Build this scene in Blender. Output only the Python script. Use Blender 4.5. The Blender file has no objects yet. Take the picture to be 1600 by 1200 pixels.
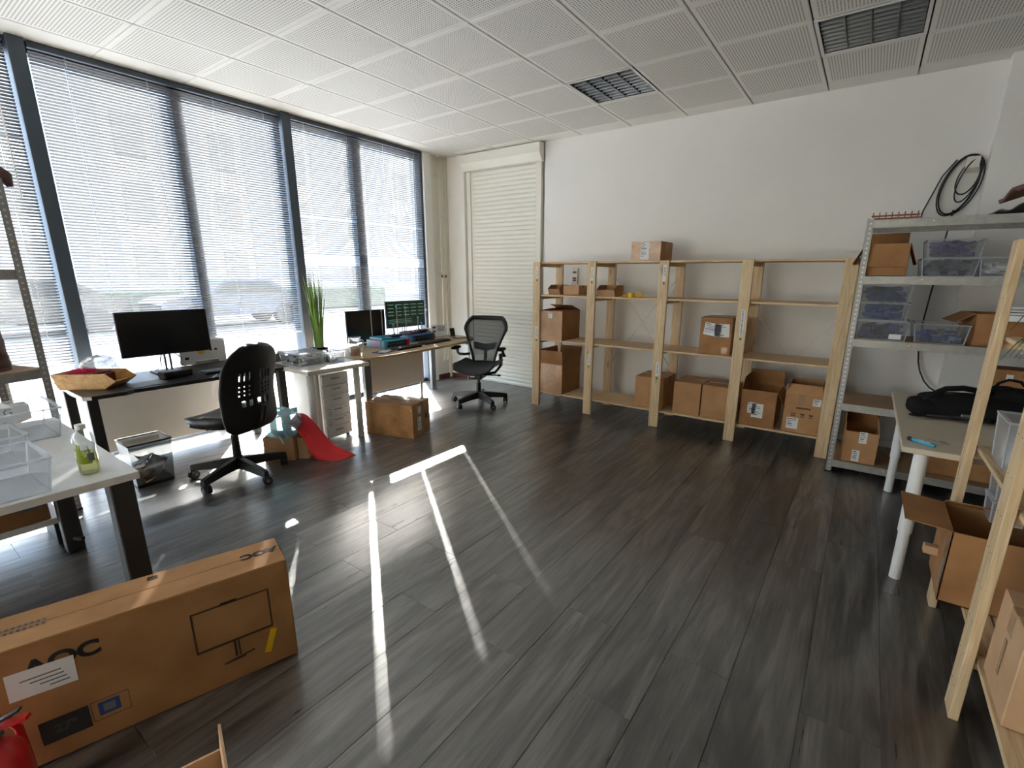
import bpy, bmesh, math, random
from mathutils import Vector, Matrix, Euler
PI = math.pi
random.seed(7)
scene = bpy.context.scene
COL = scene.collection

# ------------------------------------------------------------------ camera
cam_d = bpy.data.cameras.new('camera'); cam = bpy.data.objects.new('camera', cam_d); COL.objects.link(cam)
cam_d.sensor_fit = 'HORIZONTAL'; cam_d.sensor_width = 36.0
cam_d.lens = 744.18/1600*36
cam_d.shift_x = -24.15/1600; cam_d.shift_y = 19.39/1600
cam_d.clip_start = 0.02; cam_d.clip_end = 300
YAW, PITCH, ROLL = -0.609633, -0.248231, 0.0066575
fw = Vector((math.sin(YAW)*math.cos(PITCH), math.cos(YAW)*math.cos(PITCH), math.sin(PITCH)))
rt = Vector((math.cos(YAW), -math.sin(YAW), 0)); up = rt.cross(fw)
rt2 = rt*math.cos(ROLL)+up*math.sin(ROLL); up2 = -rt*math.sin(ROLL)+up*math.cos(ROLL)
mw = Matrix((( rt2.x, up2.x, -fw.x, 5.0524), (rt2.y, up2.y, -fw.y, 0.0), (rt2.z, up2.z, -fw.z, 1.4958), (0, 0, 0, 1)))
cam.matrix_world = mw
scene.camera = cam

# ------------------------------------------------------------------ sky, sun, exposure
world = bpy.data.worlds.new('sky'); scene.world = world; world.use_nodes = True
wn = world.node_tree.nodes; wl = world.node_tree.links
for n in list(wn): wn.remove(n)
wo = wn.new('ShaderNodeOutputWorld'); wb = wn.new('ShaderNodeBackground'); wsky = wn.new('ShaderNodeTexSky')
wsky.sky_type = 'NISHITA'; wsky.sun_disc = False
wsky.sun_elevation = math.radians(30.5); wsky.sun_rotation = math.radians(-54); wsky.air_density = 1.0; wsky.dust_density = 2.0
whs = wn.new('ShaderNodeHueSaturation'); whs.inputs['Saturation'].default_value = 0.55
wl.new(wsky.outputs[0], whs.inputs['Color']); wl.new(whs.outputs[0], wb.inputs['Color'])
wb.inputs['Strength'].default_value = 0.42
wl.new(wb.outputs[0], wo.inputs[0])
SUN_AZ, SUN_EL = math.radians(-36), math.radians(30.5)
sd = Vector((math.cos(SUN_EL)*math.cos(SUN_AZ), math.cos(SUN_EL)*math.sin(SUN_AZ), -math.sin(SUN_EL)))
sl = bpy.data.lights.new('sun', 'SUN'); sl.energy = 11.0; sl.angle = math.radians(0.53); sl.color = (1.0, 0.955, 0.89)
so = bpy.data.objects.new('sun', sl); COL.objects.link(so); so.location = (-10, 12, 9)
so.rotation_euler = sd.to_track_quat('-Z', 'Y').to_euler()
# portal over the window opening: it gives no light of its own, it only steers the sampling of the sky
pl = bpy.data.lights.new('window_portal', 'AREA'); pl.shape = 'RECTANGLE'; pl.size = 9.4; pl.size_y = 3.05; pl.cycles.is_portal = True
po = bpy.data.objects.new('window_portal', pl); COL.objects.link(po); po.location = (-0.14, 0.05, 1.52)
po.rotation_euler = Vector((1, 0, 0)).to_track_quat('-Z', 'Z').to_euler()
vs = scene.view_settings
vs.view_transform = 'Standard'; vs.look = 'None'; vs.gamma = 1.0; vs.use_curve_mapping = False
vs.exposure = 3.85
try:
    scene.cycles.max_bounces = 10; scene.cycles.diffuse_bounces = 6; scene.cycles.glossy_bounces = 4
    scene.cycles.transparent_max_bounces = 24; scene.cycles.transmission_bounces = 6
    scene.cycles.caustics_reflective = False; scene.cycles.caustics_refractive = False
    scene.cycles.sample_clamp_indirect = 6.0
    scene.cycles.use_denoising = True
except Exception:
    pass

# ------------------------------------------------------------------ materials
def srgb(r, g, b):
    f = lambda c: (c/255/12.92) if c/255 <= 0.04045 else ((c/255+0.055)/1.055)**2.4
    return (f(r), f(g), f(b), 1.0)
def base_mat(name):
    m = bpy.data.materials.new(name); m.use_nodes = True
    nt = m.node_tree
    return m, nt, nt.nodes['Principled BSDF'], nt.nodes['Material Output']
def objcoord(nt, scale=(1, 1, 1), rnd=0.0):
    tc = nt.nodes.new('ShaderNodeTexCoord'); mp = nt.nodes.new('ShaderNodeMapping')
    mp.inputs['Scale'].default_value = scale
    nt.links.new(tc.outputs['Object'], mp.inputs['Vector'])
    if rnd:
        oi = nt.nodes.new('ShaderNodeObjectInfo'); mu = nt.nodes.new('ShaderNodeVectorMath'); mu.operation = 'SCALE'
        cb = nt.nodes.new('ShaderNodeCombineXYZ')
        nt.links.new(oi.outputs['Random'], cb.inputs[0]); nt.links.new(oi.outputs['Random'], cb.inputs[1]); nt.links.new(oi.outputs['Random'], cb.inputs[2])
        nt.links.new(cb.outputs[0], mu.inputs[0]); mu.inputs['Scale'].default_value = rnd
        nt.links.new(mu.outputs[0], mp.inputs['Location'])
    return mp.outputs[0]
def pm(name, col, rough=0.5, metal=0.0, var=0.08, vscale=8.0, bump=0.0, bscale=150.0, stretch=(1, 1, 1), rnd=3.0, coat=0.0, spec=None, emit=None, estr=0.0):
    m, nt, p, out = base_mat(name)
    vec = objcoord(nt, stretch, rnd)
    n = nt.nodes.new('ShaderNodeTexNoise'); n.inputs['Scale'].default_value = vscale; n.inputs['Detail'].default_value = 4
    nt.links.new(vec, n.inputs['Vector'])
    cr = nt.nodes.new('ShaderNodeValToRGB')
    a = [max(0, c*(1-var)) for c in col[:3]]+[1]; b = [min(1, c*(1+var)) for c in col[:3]]+[1]
    cr.color_ramp.elements[0].position = 0.3; cr.color_ramp.elements[1].position = 0.7
    cr.color_ramp.elements[0].color = a; cr.color_ramp.elements[1].color = b
    nt.links.new(n.outputs['Fac'], cr.inputs[0]); nt.links.new(cr.outputs[0], p.inputs['Base Color'])
    p.inputs['Roughness'].default_value = rough; p.inputs['Metallic'].default_value = metal
    if coat: p.inputs['Coat Weight'].default_value = coat; p.inputs['Coat Roughness'].default_value = 0.15
    if spec is not None: p.inputs['Specular IOR Level'].default_value = spec
    if bump:
        n2 = nt.nodes.new('ShaderNodeTexNoise'); n2.inputs['Scale'].default_value = bscale; n2.inputs['Detail'].default_value = 3
        nt.links.new(vec, n2.inputs['Vector'])
        bp = nt.nodes.new('ShaderNodeBump'); bp.inputs['Strength'].default_value = bump; bp.inputs['Distance'].default_value = 0.004
        nt.links.new(n2.outputs['Fac'], bp.inputs['Height']); nt.links.new(bp.outputs[0], p.inputs['Normal'])
    if emit:
        p.inputs['Emission Color'].default_value = emit; p.inputs['Emission Strength'].default_value = estr
    return m
def wood(name, dark, light, rough=0.5, scale=(30, 2, 30), rnd=9.0, bump=0.1, wave=2.0):
    """grain running along local Y"""
    m, nt, p, out = base_mat(name)
    vec = objcoord(nt, scale, rnd)
    n = nt.nodes.new('ShaderNodeTexNoise'); n.inputs['Scale'].default_value = 1.0; n.inputs['Detail'].default_value = 6; n.inputs['Distortion'].default_value = wave
    nt.links.new(vec, n.inputs['Vector'])
    cr = nt.nodes.new('ShaderNodeValToRGB'); cr.color_ramp.elements[0].position = 0.3; cr.color_ramp.elements[1].position = 0.68
    cr.color_ramp.elements[0].color = dark; cr.color_ramp.elements[1].color = light
    nt.links.new(n.outputs['Fac'], cr.inputs[0])
    # tiny knots
    vec2 = objcoord(nt, (scale[0]*0.28, scale[1]*1.1, scale[2]*0.28), rnd)
    v = nt.nodes.new('ShaderNodeTexVoronoi'); v.inputs['Scale'].default_value = 1.0
    nt.links.new(vec2, v.inputs['Vector'])
    k = nt.nodes.new('ShaderNodeValToRGB'); k.color_ramp.elements[0].position = 0.03; k.color_ramp.elements[1].position = 0.14
    k.color_ramp.elements[0].color = (0.45, 0.36, 0.3, 1); k.color_ramp.elements[1].color = (1, 1, 1, 1)
    nt.links.new(v.outputs['Distance'], k.inputs[0])
    mx = nt.nodes.new('ShaderNodeMix'); mx.data_type = 'RGBA'; mx.blend_type = 'MULTIPLY'; mx.inputs['Factor'].default_value = 0.8
    nt.links.new(cr.outputs[0], mx.inputs['A']); nt.links.new(k.outputs[0], mx.inputs['B'])
    nt.links.new(mx.outputs['Result'], p.inputs['Base Color'])
    p.inputs['Roughness'].default_value = rough
    bp = nt.nodes.new('ShaderNodeBump'); bp.inputs['Strength'].default_value = bump; bp.inputs['Distance'].default_value = 0.002
    nt.links.new(n.outputs['Fac'], bp.inputs['Height']); nt.links.new(bp.outputs[0], p.inputs['Normal'])
    return m
def clear(name, tint=(0.9, 0.94, 0.97, 1), haze=0.12, gloss=0.08, hazecol=(0.85, 0.88, 0.9, 1), rough=0.1):
    """thin clear sheet: see-through + a little milky scatter + gloss"""
    m = bpy.data.materials.new(name); m.use_nodes = True; nt = m.node_tree
    for n in list(nt.nodes): nt.nodes.remove(n)
    out = nt.nodes.new('ShaderNodeOutputMaterial')
    t = nt.nodes.new('ShaderNodeBsdfTransparent'); t.inputs[0].default_value = tint
    d = nt.nodes.new('ShaderNodeBsdfTranslucent'); d.inputs[0].default_value = hazecol
    d2 = nt.nodes.new('ShaderNodeBsdfDiffuse'); d2.inputs[0].default_value = hazecol
    g = nt.nodes.new('ShaderNodeBsdfGlossy'); g.inputs['Roughness'].default_value = rough
    lw = nt.nodes.new('ShaderNodeLayerWeight'); lw.inputs[0].default_value = 0.25
    a = nt.nodes.new('ShaderNodeMixShader'); a.inputs[0].default_value = 0.5
    nt.links.new(d.outputs[0], a.inputs[1]); nt.links.new(d2.outputs[0], a.inputs[2])
    b = nt.nodes.new('ShaderNodeMixShader'); b.inputs[0].default_value = haze
    nt.links.new(t.outputs[0], b.inputs[1]); nt.links.new(a.outputs[0], b.inputs[2])
    ma = nt.nodes.new('ShaderNodeMath'); ma.operation = 'MULTIPLY_ADD'; ma.inputs[1].default_value = 0.5; ma.inputs[2].default_value = gloss*0.4
    nt.links.new(lw.outputs['Fresnel'], ma.inputs[0])
    c = nt.nodes.new('ShaderNodeMixShader'); nt.links.new(ma.outputs[0], c.inputs[0])
    nt.links.new(b.outputs[0], c.inputs[1]); nt.links.new(g.outputs[0], c.inputs[2])
    nt.links.new(c.outputs[0], out.inputs[0])
    return m
def meshcloth(name, col, open_=0.5, pitch=0.004):
    """woven net: threads with real see-through gaps between them"""
    m = bpy.data.materials.new(name); m.use_nodes = True; nt = m.node_tree
    p = nt.nodes['Principled BSDF']; out = nt.nodes['Material Output']
    p.inputs['Base Color'].default_value = col; p.inputs['Roughness'].default_value = 0.6
    t = nt.nodes.new('ShaderNodeBsdfTransparent'); mx = nt.nodes.new('ShaderNodeMixShader')
    vec = objcoord(nt, (1/pitch,)*3, 0)
    ch = nt.nodes.new('ShaderNodeTexChecker'); ch.inputs['Scale'].default_value = 1.0
    ch.inputs[1].default_value = (open_*0.6,)*3+(1,); ch.inputs[2].default_value = (min(1, open_*1.4),)*3+(1,)
    nt.links.new(vec, ch.inputs['Vector']); nt.links.new(ch.outputs['Color'], mx.inputs[0])
    nt.links.new(p.outputs[0], mx.inputs[1]); nt.links.new(t.outputs[0], mx.inputs[2]); nt.links.new(mx.outputs[0], out.inputs[0])
    return m

M = {}
M['wall'] = pm('wall_paint', (0.86, 0.85, 0.825, 1), 0.75, var=0.02, vscale=2, bump=0.08, bscale=90, rnd=0)
M['wall_grey'] = pm('wall_paint_grey', (0.70, 0.69, 0.67, 1), 0.75, var=0.03, vscale=2, bump=0.08, bscale=90, rnd=0)
M['wall_beige'] = pm('wall_paint_beige', (0.56, 0.53, 0.48, 1), 0.8, var=0.03, vscale=2, bump=0.08, bscale=90, rnd=0)
M['cream'] = pm('cream_paint', (0.78, 0.75, 0.67, 1), 0.5, var=0.02, vscale=3, rnd=0)
M['shutter'] = pm('shutter_cream', (0.80, 0.78, 0.70, 1), 0.42, var=0.02, vscale=5)
M['red_skirting'] = pm('dark_red_skirting', srgb(92, 40, 38), 0.5)
M['frame_dark'] = pm('window_frame_dark', srgb(64, 74, 86), 0.45, var=0.05)
M['frame_white'] = pm('window_frame_white', (0.82, 0.81, 0.78, 1), 0.5, var=0.02)
M['slat'] = pm('blind_slat', (0.12, 0.12, 0.126, 1), 0.45, var=0.02, rnd=0)
M['cord'] = pm('blind_cord', (0.8, 0.8, 0.8, 1), 0.8)
M['glass'] = clear('window_glass', (0.95, 0.97, 0.97, 1), 0.0, 0.03, rough=0.02)
M['void'] = pm('ceiling_void', (0.05, 0.05, 0.05, 1), 0.9)
M['ceil_plain'] = pm('ceiling_panel_plain', (0.82, 0.81, 0.77, 1), 0.7, var=0.01)
M['pine'] = wood('pine', srgb(200, 168, 126), srgb(230, 205, 166), 0.55)
M['bamboo'] = wood('bamboo', srgb(190, 140, 76), srgb(222, 178, 112), 0.45, (40, 5, 40), bump=0.03, wave=0.5)
M['beech'] = wood('beech_board', srgb(176, 150, 112), srgb(196, 170, 132), 0.45, (40, 4, 40), bump=0.02, wave=0.6)
M['maple'] = pm('pale_table_laminate', (0.62, 0.54, 0.42, 1), 0.4, var=0.05, vscale=6, stretch=(1, 6, 1))
M['white_lam'] = pm('white_laminate', (0.78, 0.78, 0.76, 1), 0.33, var=0.02)
M['ivory_lam'] = pm('ivory_laminate', (0.72, 0.68, 0.60, 1), 0.35, var=0.02)
M['panel_white'] = pm('modesty_panel_white', (0.72, 0.68, 0.62, 1), 0.5, var=0.02)
M['white_metal'] = pm('white_painted_metal', (0.80, 0.80, 0.79, 1), 0.35, var=0.02)
M['black_metal'] = pm('black_painted_metal', (0.022, 0.021, 0.021, 1), 0.45, var=0.1)
M['black_plastic'] = pm('black_plastic', (0.010, 0.010, 0.011, 1), 0.42, spec=0.35, var=0.15, bump=0.03)
M['black_lam'] = pm('black_desktop', (0.022, 0.022, 0.024, 1), 0.38, var=0.1)
M['grey_plastic'] = pm('grey_plastic', (0.16, 0.16, 0.165, 1), 0.5)
M['silver'] = pm('silver_metal', (0.21, 0.215, 0.22, 1), 0.35, 0.8, var=0.05)
M['louvre'] = pm('dull_louvre_metal', (0.20, 0.21, 0.22, 1), 0.3, 0.85, var=0.05)
M['housing_dark'] = pm('lamp_housing_grey', (0.10, 0.105, 0.11, 1), 0.5, 0.3)
M['chrome'] = pm('chrome', (0.7, 0.7, 0.7, 1), 0.15, 1.0, var=0.02)
M['galv'] = pm('galvanised_steel', (0.42, 0.42, 0.40, 1), 0.42, 0.75, var=0.12, vscale=25)
M['mdf'] = pm('mdf_shelf', srgb(164, 136, 104), 0.7, var=0.06, vscale=12)
M['fabric_black'] = pm('black_seat_fabric', (0.007, 0.007, 0.008, 1), 0.8, spec=0.15, var=0.2, vscale=200, bump=0.25, bscale=500)
M['leather'] = pm('black_leather', (0.013, 0.013, 0.014, 1), 0.38, var=0.15, bump=0.12, bscale=160)
M['net'] = meshcloth('grey_net', (0.03, 0.033, 0.036, 1), 0.42)
M['net_dark'] = meshcloth('dark_seat_net', (0.028, 0.035, 0.043, 1), 0.08)
M['screen'] = pm('monitor_screen', (0.006, 0.006, 0.007, 1), 0.22, var=0.05)
M['screen_lit'] = pm('monitor_screen_lit', (0.006, 0.008, 0.007, 1), 0.25, emit=(0.0003, 0.0009, 0.0005, 1), estr=1.0)
M['screen_text'] = pm('screen_text', (0.05, 0.1, 0.06, 1), 0.4, emit=(0.010, 0.018, 0.013, 1), estr=1.0)
M['paper'] = pm('white_paper', (0.80, 0.80, 0.80, 1), 0.7, var=0.03)
M['ink'] = pm('black_ink', (0.015, 0.014, 0.014, 1), 0.6)
M['ink_grey'] = pm('grey_ink', (0.16, 0.16, 0.19, 1), 0.6)
M['ink_faint'] = pm('faint_grey_ink', (0.05, 0.05, 0.055, 1), 0.6)
M['ink_blue'] = pm('blue_ink', srgb(38, 62, 120), 0.6)
M['ink_brown'] = pm('brown_ink', srgb(66, 44, 30), 0.7)
M['yellow_tape'] = pm('yellow_tape', srgb(232, 186, 20), 0.4, var=0.03)
M['tape'] = pm('brown_packing_tape', srgb(176, 142, 108), 0.18, var=0.06, bump=0.35, bscale=30, coat=0.5)
M['tape_clear'] = clear('clear_packing_tape', (0.93, 0.92, 0.9, 1), 0.14, 0.25, rough=0.12)
M['red'] = pm('red_enamel', srgb(190, 14, 20), 0.3, var=0.06, coat=0.4)
M['red_film'] = pm('red_felt_sheet', srgb(214, 22, 30), 0.5, var=0.05)
M['green_leaf'] = pm('grass_blade', srgb(138, 172, 84), 0.5, var=0.3, vscale=6)
M['green_dark'] = pm('dark_leaf', srgb(44, 74, 40), 0.5, var=0.25)
M['soil'] = pm('soil', srgb(60, 44, 34), 0.9, var=0.3, vscale=60, bump=0.5)
M['tub'] = clear('clear_tub_plastic', (0.93, 0.95, 0.97, 1), 0.16, 0.12, (0.86, 0.9, 0.95, 1), 0.12)
M['tub_milky'] = clear('milky_tub_plastic', (0.95, 0.96, 0.97, 1), 0.38, 0.12, (0.86, 0.88, 0.9, 1), 0.15)
M['tub_rim'] = clear('tub_rim_plastic', (0.97, 0.98, 0.99, 1), 0.6, 0.15, (0.86, 0.9, 0.95, 1), 0.15)
M['tub_dim'] = clear('cloudy_tub_plastic', (0.86, 0.88, 0.90, 1), 0.22, 0.1, (0.8, 0.84, 0.88, 1), 0.15)
M['liquid'] = clear('lemonade', (0.95, 0.93, 0.55, 1), 0.15, 0.1, (0.85, 0.85, 0.45, 1), 0.05)
M['bottle'] = clear('clear_bottle', (0.93, 0.96, 0.95, 1), 0.06, 0.3, rough=0.05)
M['lime'] = pm('lime_print', srgb(150, 170, 40), 0.4)
M['bag_blue'] = clear('thin_blue_bag', (0.62, 0.86, 0.92, 1), 0.42, 0.3, (0.62, 0.85, 0.92, 1), 0.2)
M['bag_clear'] = clear('thin_clear_bag', (0.94, 0.95, 0.96, 1), 0.25, 0.4, (0.9, 0.9, 0.92, 1), 0.2)
M['smoke'] = clear('dark_mesh_bin', (0.50, 0.51, 0.51, 1), 0.22, 0.05, (0.05, 0.05, 0.05, 1), 0.4)
M['pink'] = pm('pink_bristle', srgb(226, 38, 112), 0.5, var=0.15)
M['orange'] = pm('orange_bits', srgb(230, 150, 40), 0.5, var=0.2, vscale=50)
M['terracotta'] = pm('terracotta', srgb(150, 84, 60), 0.7, var=0.1)
M['brown_leaf'] = pm('brown_bag', srgb(84, 56, 48), 0.7, var=0.15)
M['navy'] = pm('navy_parts', srgb(30, 52, 128), 0.45, var=0.3, vscale=20)
M['purple'] = pm('purple_parts', srgb(84, 72, 130), 0.45, var=0.3, vscale=20)
M['darkgreen'] = pm('dark_parts', srgb(44, 58, 56), 0.5, var=0.3, vscale=20)
M['greyparts'] = pm('grey_parts', srgb(120, 128, 138), 0.45, var=0.3, vscale=20)
M['whiteparts'] = pm('white_parts', srgb(214, 214, 214), 0.6, var=0.05)
M['blue_mach'] = pm('blue_machine', srgb(52, 112, 176), 0.35, var=0.05)
M['cyan_mach'] = pm('cyan_machine', srgb(70, 164, 196), 0.35, var=0.05)
M['violet_mach'] = pm('violet_machine', srgb(146, 120, 176), 0.35, var=0.05)
M['maroon'] = pm('maroon_machine', srgb(92, 34, 44), 0.4, var=0.08)
M['rubber'] = pm('black_rubber', (0.012, 0.012, 0.012, 1), 0.6)
M['green_dot'] = pm('green_sticker', srgb(70, 130, 50), 0.6)
M['asphalt'] = pm('asphalt', (0.085, 0.09, 0.10, 1), 0.85, var=0.15, vscale=3, bump=0.2, bscale=60, rnd=0)
M['pave'] = pm('pavement', (0.17, 0.17, 0.17, 1), 0.85, var=0.08, vscale=2, bump=0.1, rnd=1)
M['facade'] = pm('facade_white', (0.55, 0.56, 0.57, 1), 0.8, var=0.03, vscale=1)
M['facade_blue'] = pm('facade_blue_panel', (0.19, 0.235, 0.31, 1), 0.5, var=0.04, vscale=1)
M['facade_grey'] = pm('facade_grey', (0.165, 0.17, 0.175, 1), 0.7, var=0.05, vscale=1)
M['car_blue'] = pm('car_blue', srgb(34, 42, 58), 0.25, coat=0.6)
M['car_dark'] = pm('car_dark', srgb(30, 31, 34), 0.25, coat=0.6)
M['car_glass'] = pm('car_glass', (0.02, 0.025, 0.03, 1), 0.1)
M['hedge'] = pm('hedge_green', srgb(58, 66, 54), 0.8, var=0.4, vscale=10, bump=0.6, bscale=20)

def cardboard(name, c1, c2, rough=0.75, film=False):
    m, nt, p, out = base_mat(name)
    vec = objcoord(nt, (1, 1, 1), 5.0)
    n = nt.nodes.new('ShaderNodeTexNoise'); n.inputs['Scale'].default_value = 7; n.inputs['Detail'].default_value = 8
    nt.links.new(vec, n.inputs['Vector'])
    cr = nt.nodes.new('ShaderNodeValToRGB'); cr.color_ramp.elements[0].position = 0.32; cr.color_ramp.elements[1].position = 0.66
    cr.color_ramp.elements[0].color = c1; cr.color_ramp.elements[1].color = c2
    nt.links.new(n.outputs['Fac'], cr.inputs[0]); nt.links.new(cr.outputs[0], p.inputs['Base Color'])
    p.inputs['Roughness'].default_value = rough
    w = nt.nodes.new('ShaderNodeTexWave'); w.inputs['Scale'].default_value = 60; w.wave_type = 'BANDS'; w.bands_direction = 'DIAGONAL'
    nt.links.new(vec, w.inputs['Vector'])
    bp = nt.nodes.new('ShaderNodeBump'); bp.inputs['Strength'].default_value = 0.05; bp.inputs['Distance'].default_value = 0.001
    if film:   # creased shiny wrap
        n3 = nt.nodes.new('ShaderNodeTexNoise'); n3.inputs['Scale'].default_value = 14; n3.inputs['Detail'].default_value = 3; n3.inputs['Distortion'].default_value = 2.5
        nt.links.new(vec, n3.inputs['Vector']); bp.inputs['Strength'].default_value = 0.8; bp.inputs['Distance'].default_value = 0.006
        p.inputs['Coat Weight'].default_value = 0.7; p.inputs['Coat Roughness'].default_value = 0.12
        nt.links.new(bp.outputs[0], p.inputs['Coat Normal'])
        nt.links.new(n3.outputs['Fac'], bp.inputs['Height']); nt.links.new(bp.outputs[0], p.inputs['Normal']); return m
    nt.links.new(w.outputs['Fac'], bp.inputs['Height']); nt.links.new(bp.outputs[0], p.inputs['Normal'])
    return m
M['card'] = cardboard('cardboard', srgb(176, 130, 86), srgb(194, 148, 102))
M['card_pale'] = cardboard('cardboard_pale', srgb(188, 150, 112), srgb(200, 164, 126))
M['card_dark'] = cardboard('cardboard_dark', srgb(150, 104, 62), srgb(172, 124, 78))
M['card_film'] = cardboard('cardboard_under_film', srgb(156, 108, 58), srgb(192, 142, 86), 0.28, True)

def floor_mat():
    m, nt, p, out = base_mat('grey_oak_plank')
    vec = objcoord(nt, (13, 1.1, 1), 37.0)
    n = nt.nodes.new('ShaderNodeTexNoise'); n.inputs['Scale'].default_value = 1.0; n.inputs['Detail'].default_value = 7; n.inputs['Distortion'].default_value = 1.3; n.inputs['Roughness'].default_value = 0.6
    nt.links.new(vec, n.inputs['Vector'])
    vec3 = objcoord(nt, (90, 3, 1), 37.0)
    n3 = nt.nodes.new('ShaderNodeTexNoise'); n3.inputs['Scale'].default_value = 1.0; n3.inputs['Detail'].default_value = 4
    nt.links.new(vec3, n3.inputs['Vector'])
    vec2 = objcoord(nt, (6.5, 1.5, 1), 21.0)
    n2 = nt.nodes.new('ShaderNodeTexNoise'); n2.inputs['Scale'].default_value = 1.6; n2.inputs['Detail'].default_value = 3; n2.inputs['Distortion'].default_value = 0.8
    nt.links.new(vec2, n2.inputs['Vector'])
    cr = nt.nodes.new('ShaderNodeValToRGB')
    e = cr.color_ramp.elements; e[0].position = 0.38; e[0].color = (0.014, 0.013, 0.012, 1); e[1].position = 0.64; e[1].color = (0.185, 0.176, 0.163, 1)
    x = cr.color_ramp.elements.new(0.5); x.color = (0.083, 0.079, 0.073, 1)
    a = nt.nodes.new('ShaderNodeMath'); a.operation = 'MULTIPLY_ADD'; a.inputs[1].default_value = 0.25; 
    nt.links.new(n3.outputs['Fac'], a.inputs[0]); 
    b = nt.nodes.new('ShaderNodeMath'); b.operation = 'MULTIPLY'; b.inputs[1].default_value = 0.75
    nt.links.new(n.outputs['Fac'], b.inputs[0]); nt.links.new(b.outputs[0], a.inputs[2])
    nt.links.new(a.outputs[0], cr.inputs[0])
    k = nt.nodes.new('ShaderNodeValToRGB'); k.color_ramp.elements[0].position = 0.30; k.color_ramp.elements[1].position = 0.50
    k.color_ramp.elements[0].color = (0.22, 0.21, 0.20, 1); k.color_ramp.elements[1].color = (1, 1, 1, 1)
    nt.links.new(n2.outputs['Fac'], k.inputs[0])
    mx = nt.nodes.new('ShaderNodeMix'); mx.data_type = 'RGBA'; mx.blend_type = 'MULTIPLY'; mx.inputs['Factor'].default_value = 1.0
    nt.links.new(cr.outputs[0], mx.inputs['A']); nt.links.new(k.outputs[0], mx.inputs['B'])
    oi = nt.nodes.new('ShaderNodeObjectInfo'); mr = nt.nodes.new('ShaderNodeMapRange'); mr.inputs['To Min'].default_value = 0.78; mr.inputs['To Max'].default_value = 1.18
    nt.links.new(oi.outputs['Random'], mr.inputs['Value'])
    vm = nt.nodes.new('ShaderNodeVectorMath'); vm.operation = 'SCALE'; nt.links.new(mx.outputs['Result'], vm.inputs[0]); nt.links.new(mr.outputs[0], vm.inputs['Scale'])
    nt.links.new(vm.outputs[0], p.inputs['Base Color'])
    r = nt.nodes.new('ShaderNodeMapRange'); r.inputs['To Min'].default_value = 0.24; r.inputs['To Max'].default_value = 0.36
    nt.links.new(n3.outputs['Fac'], r.inputs['Value']); nt.links.new(r.outputs[0], p.inputs['Roughness'])
    p.inputs['Specular IOR Level'].default_value = 0.5; p.inputs['IOR'].default_value = 2.4
    bp = nt.nodes.new('ShaderNodeBump'); bp.inputs['Strength'].default_value = 0.12; bp.inputs['Distance'].default_value = 0.001
    nt.links.new(a.outputs[0], bp.inputs['Height']); nt.links.new(bp.outputs[0], p.inputs['Normal'])
    return m
M['floor'] = floor_mat()
def perf_mat():
    m, nt, p, out = base_mat('perforated_ceiling_panel')
    tc = nt.nodes.new('ShaderNodeTexCoord'); sp = nt.nodes.new('ShaderNodeSeparateXYZ'); nt.links.new(tc.outputs['Object'], sp.inputs[0])
    def mth(op, a, b=None, c=None):
        q = nt.nodes.new('ShaderNodeMath'); q.operation = op
        for i, v in enumerate((a, b, c)):
            if v is None: continue
            if isinstance(v, (int, float)): q.inputs[i].default_value = v
            else: nt.links.new(v, q.inputs[i])
        return q.outputs[0]
    P = 0.0185
    def cell(o): return mth('SUBTRACT', mth('FRACT', mth('ADD', mth('DIVIDE', o, P), 100.5)), 0.5)
    cx, cy = cell(sp.outputs[0]), cell(sp.outputs[1])
    d = mth('SQRT', mth('ADD', mth('MULTIPLY', cx, cx), mth('MULTIPLY', cy, cy)))
    hole = mth('LESS_THAN', d, 0.27)
    inx = mth('LESS_THAN', mth('ABSOLUTE', sp.outputs[0]), 0.272); iny = mth('LESS_THAN', mth('ABSOLUTE', sp.outputs[1]), 0.262)
    h = mth('MULTIPLY', hole, mth('MULTIPLY', inx, iny))
    mx = nt.nodes.new('ShaderNodeMix'); mx.data_type = 'RGBA'
    mx.inputs['A'].default_value = (0.82, 0.81, 0.77, 1); mx.inputs['B'].default_value = (0.20, 0.195, 0.18, 1)
    nt.links.new(h, mx.inputs['Factor']); nt.links.new(mx.outputs['Result'], p.inputs['Base Color'])
    p.inputs['Roughness'].default_value = 0.7
    return m
M['ceil'] = perf_mat()
def perf_post():
    m, nt, p, out = base_mat('slotted_angle_steel')
    tc = nt.nodes.new('ShaderNodeTexCoord'); sp = nt.nodes.new('ShaderNodeSeparateXYZ'); nt.links.new(tc.outputs['Object'], sp.inputs[0])
    def mth(op, a, b=None):
        q = nt.nodes.new('ShaderNodeMath'); q.operation = op
        for i, v in enumerate((a, b)):
            if v is None: continue
            if isinstance(v, (int, float)): q.inputs[i].default_value = v
            else: nt.links.new(v, q.inputs[i])
        return q.outputs[0]
    fz = mth('ABSOLUTE', mth('SUBTRACT', mth('FRACT', mth('DIVIDE', sp.outputs[2], 0.033)), 0.5))
    s = mth('ADD', mth('ABSOLUTE', sp.outputs[0]), mth('ABSOLUTE', sp.outputs[1]))   # distance from the fold of the angle
    mid = mth('LESS_THAN', mth('ABSOLUTE', mth('SUBTRACT', s, 0.022)), 0.006)
    h = mth('MULTIPLY', mth('LESS_THAN', fz, 0.17), mid)
    mx = nt.nodes.new('ShaderNodeMix'); mx.data_type = 'RGBA'
    mx.inputs['A'].default_value = (0.38, 0.38, 0.37, 1); mx.inputs['B'].default_value = (0.72, 0.72, 0.70, 1)
    nt.links.new(h, mx.inputs['Factor']); nt.links.new(mx.outputs['Result'], p.inputs['Base Color'])
    p.inputs['Roughness'].default_value = 0.45; p.inputs['Metallic'].default_value = 0.5
    return m
M['slotted'] = perf_post()

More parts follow.
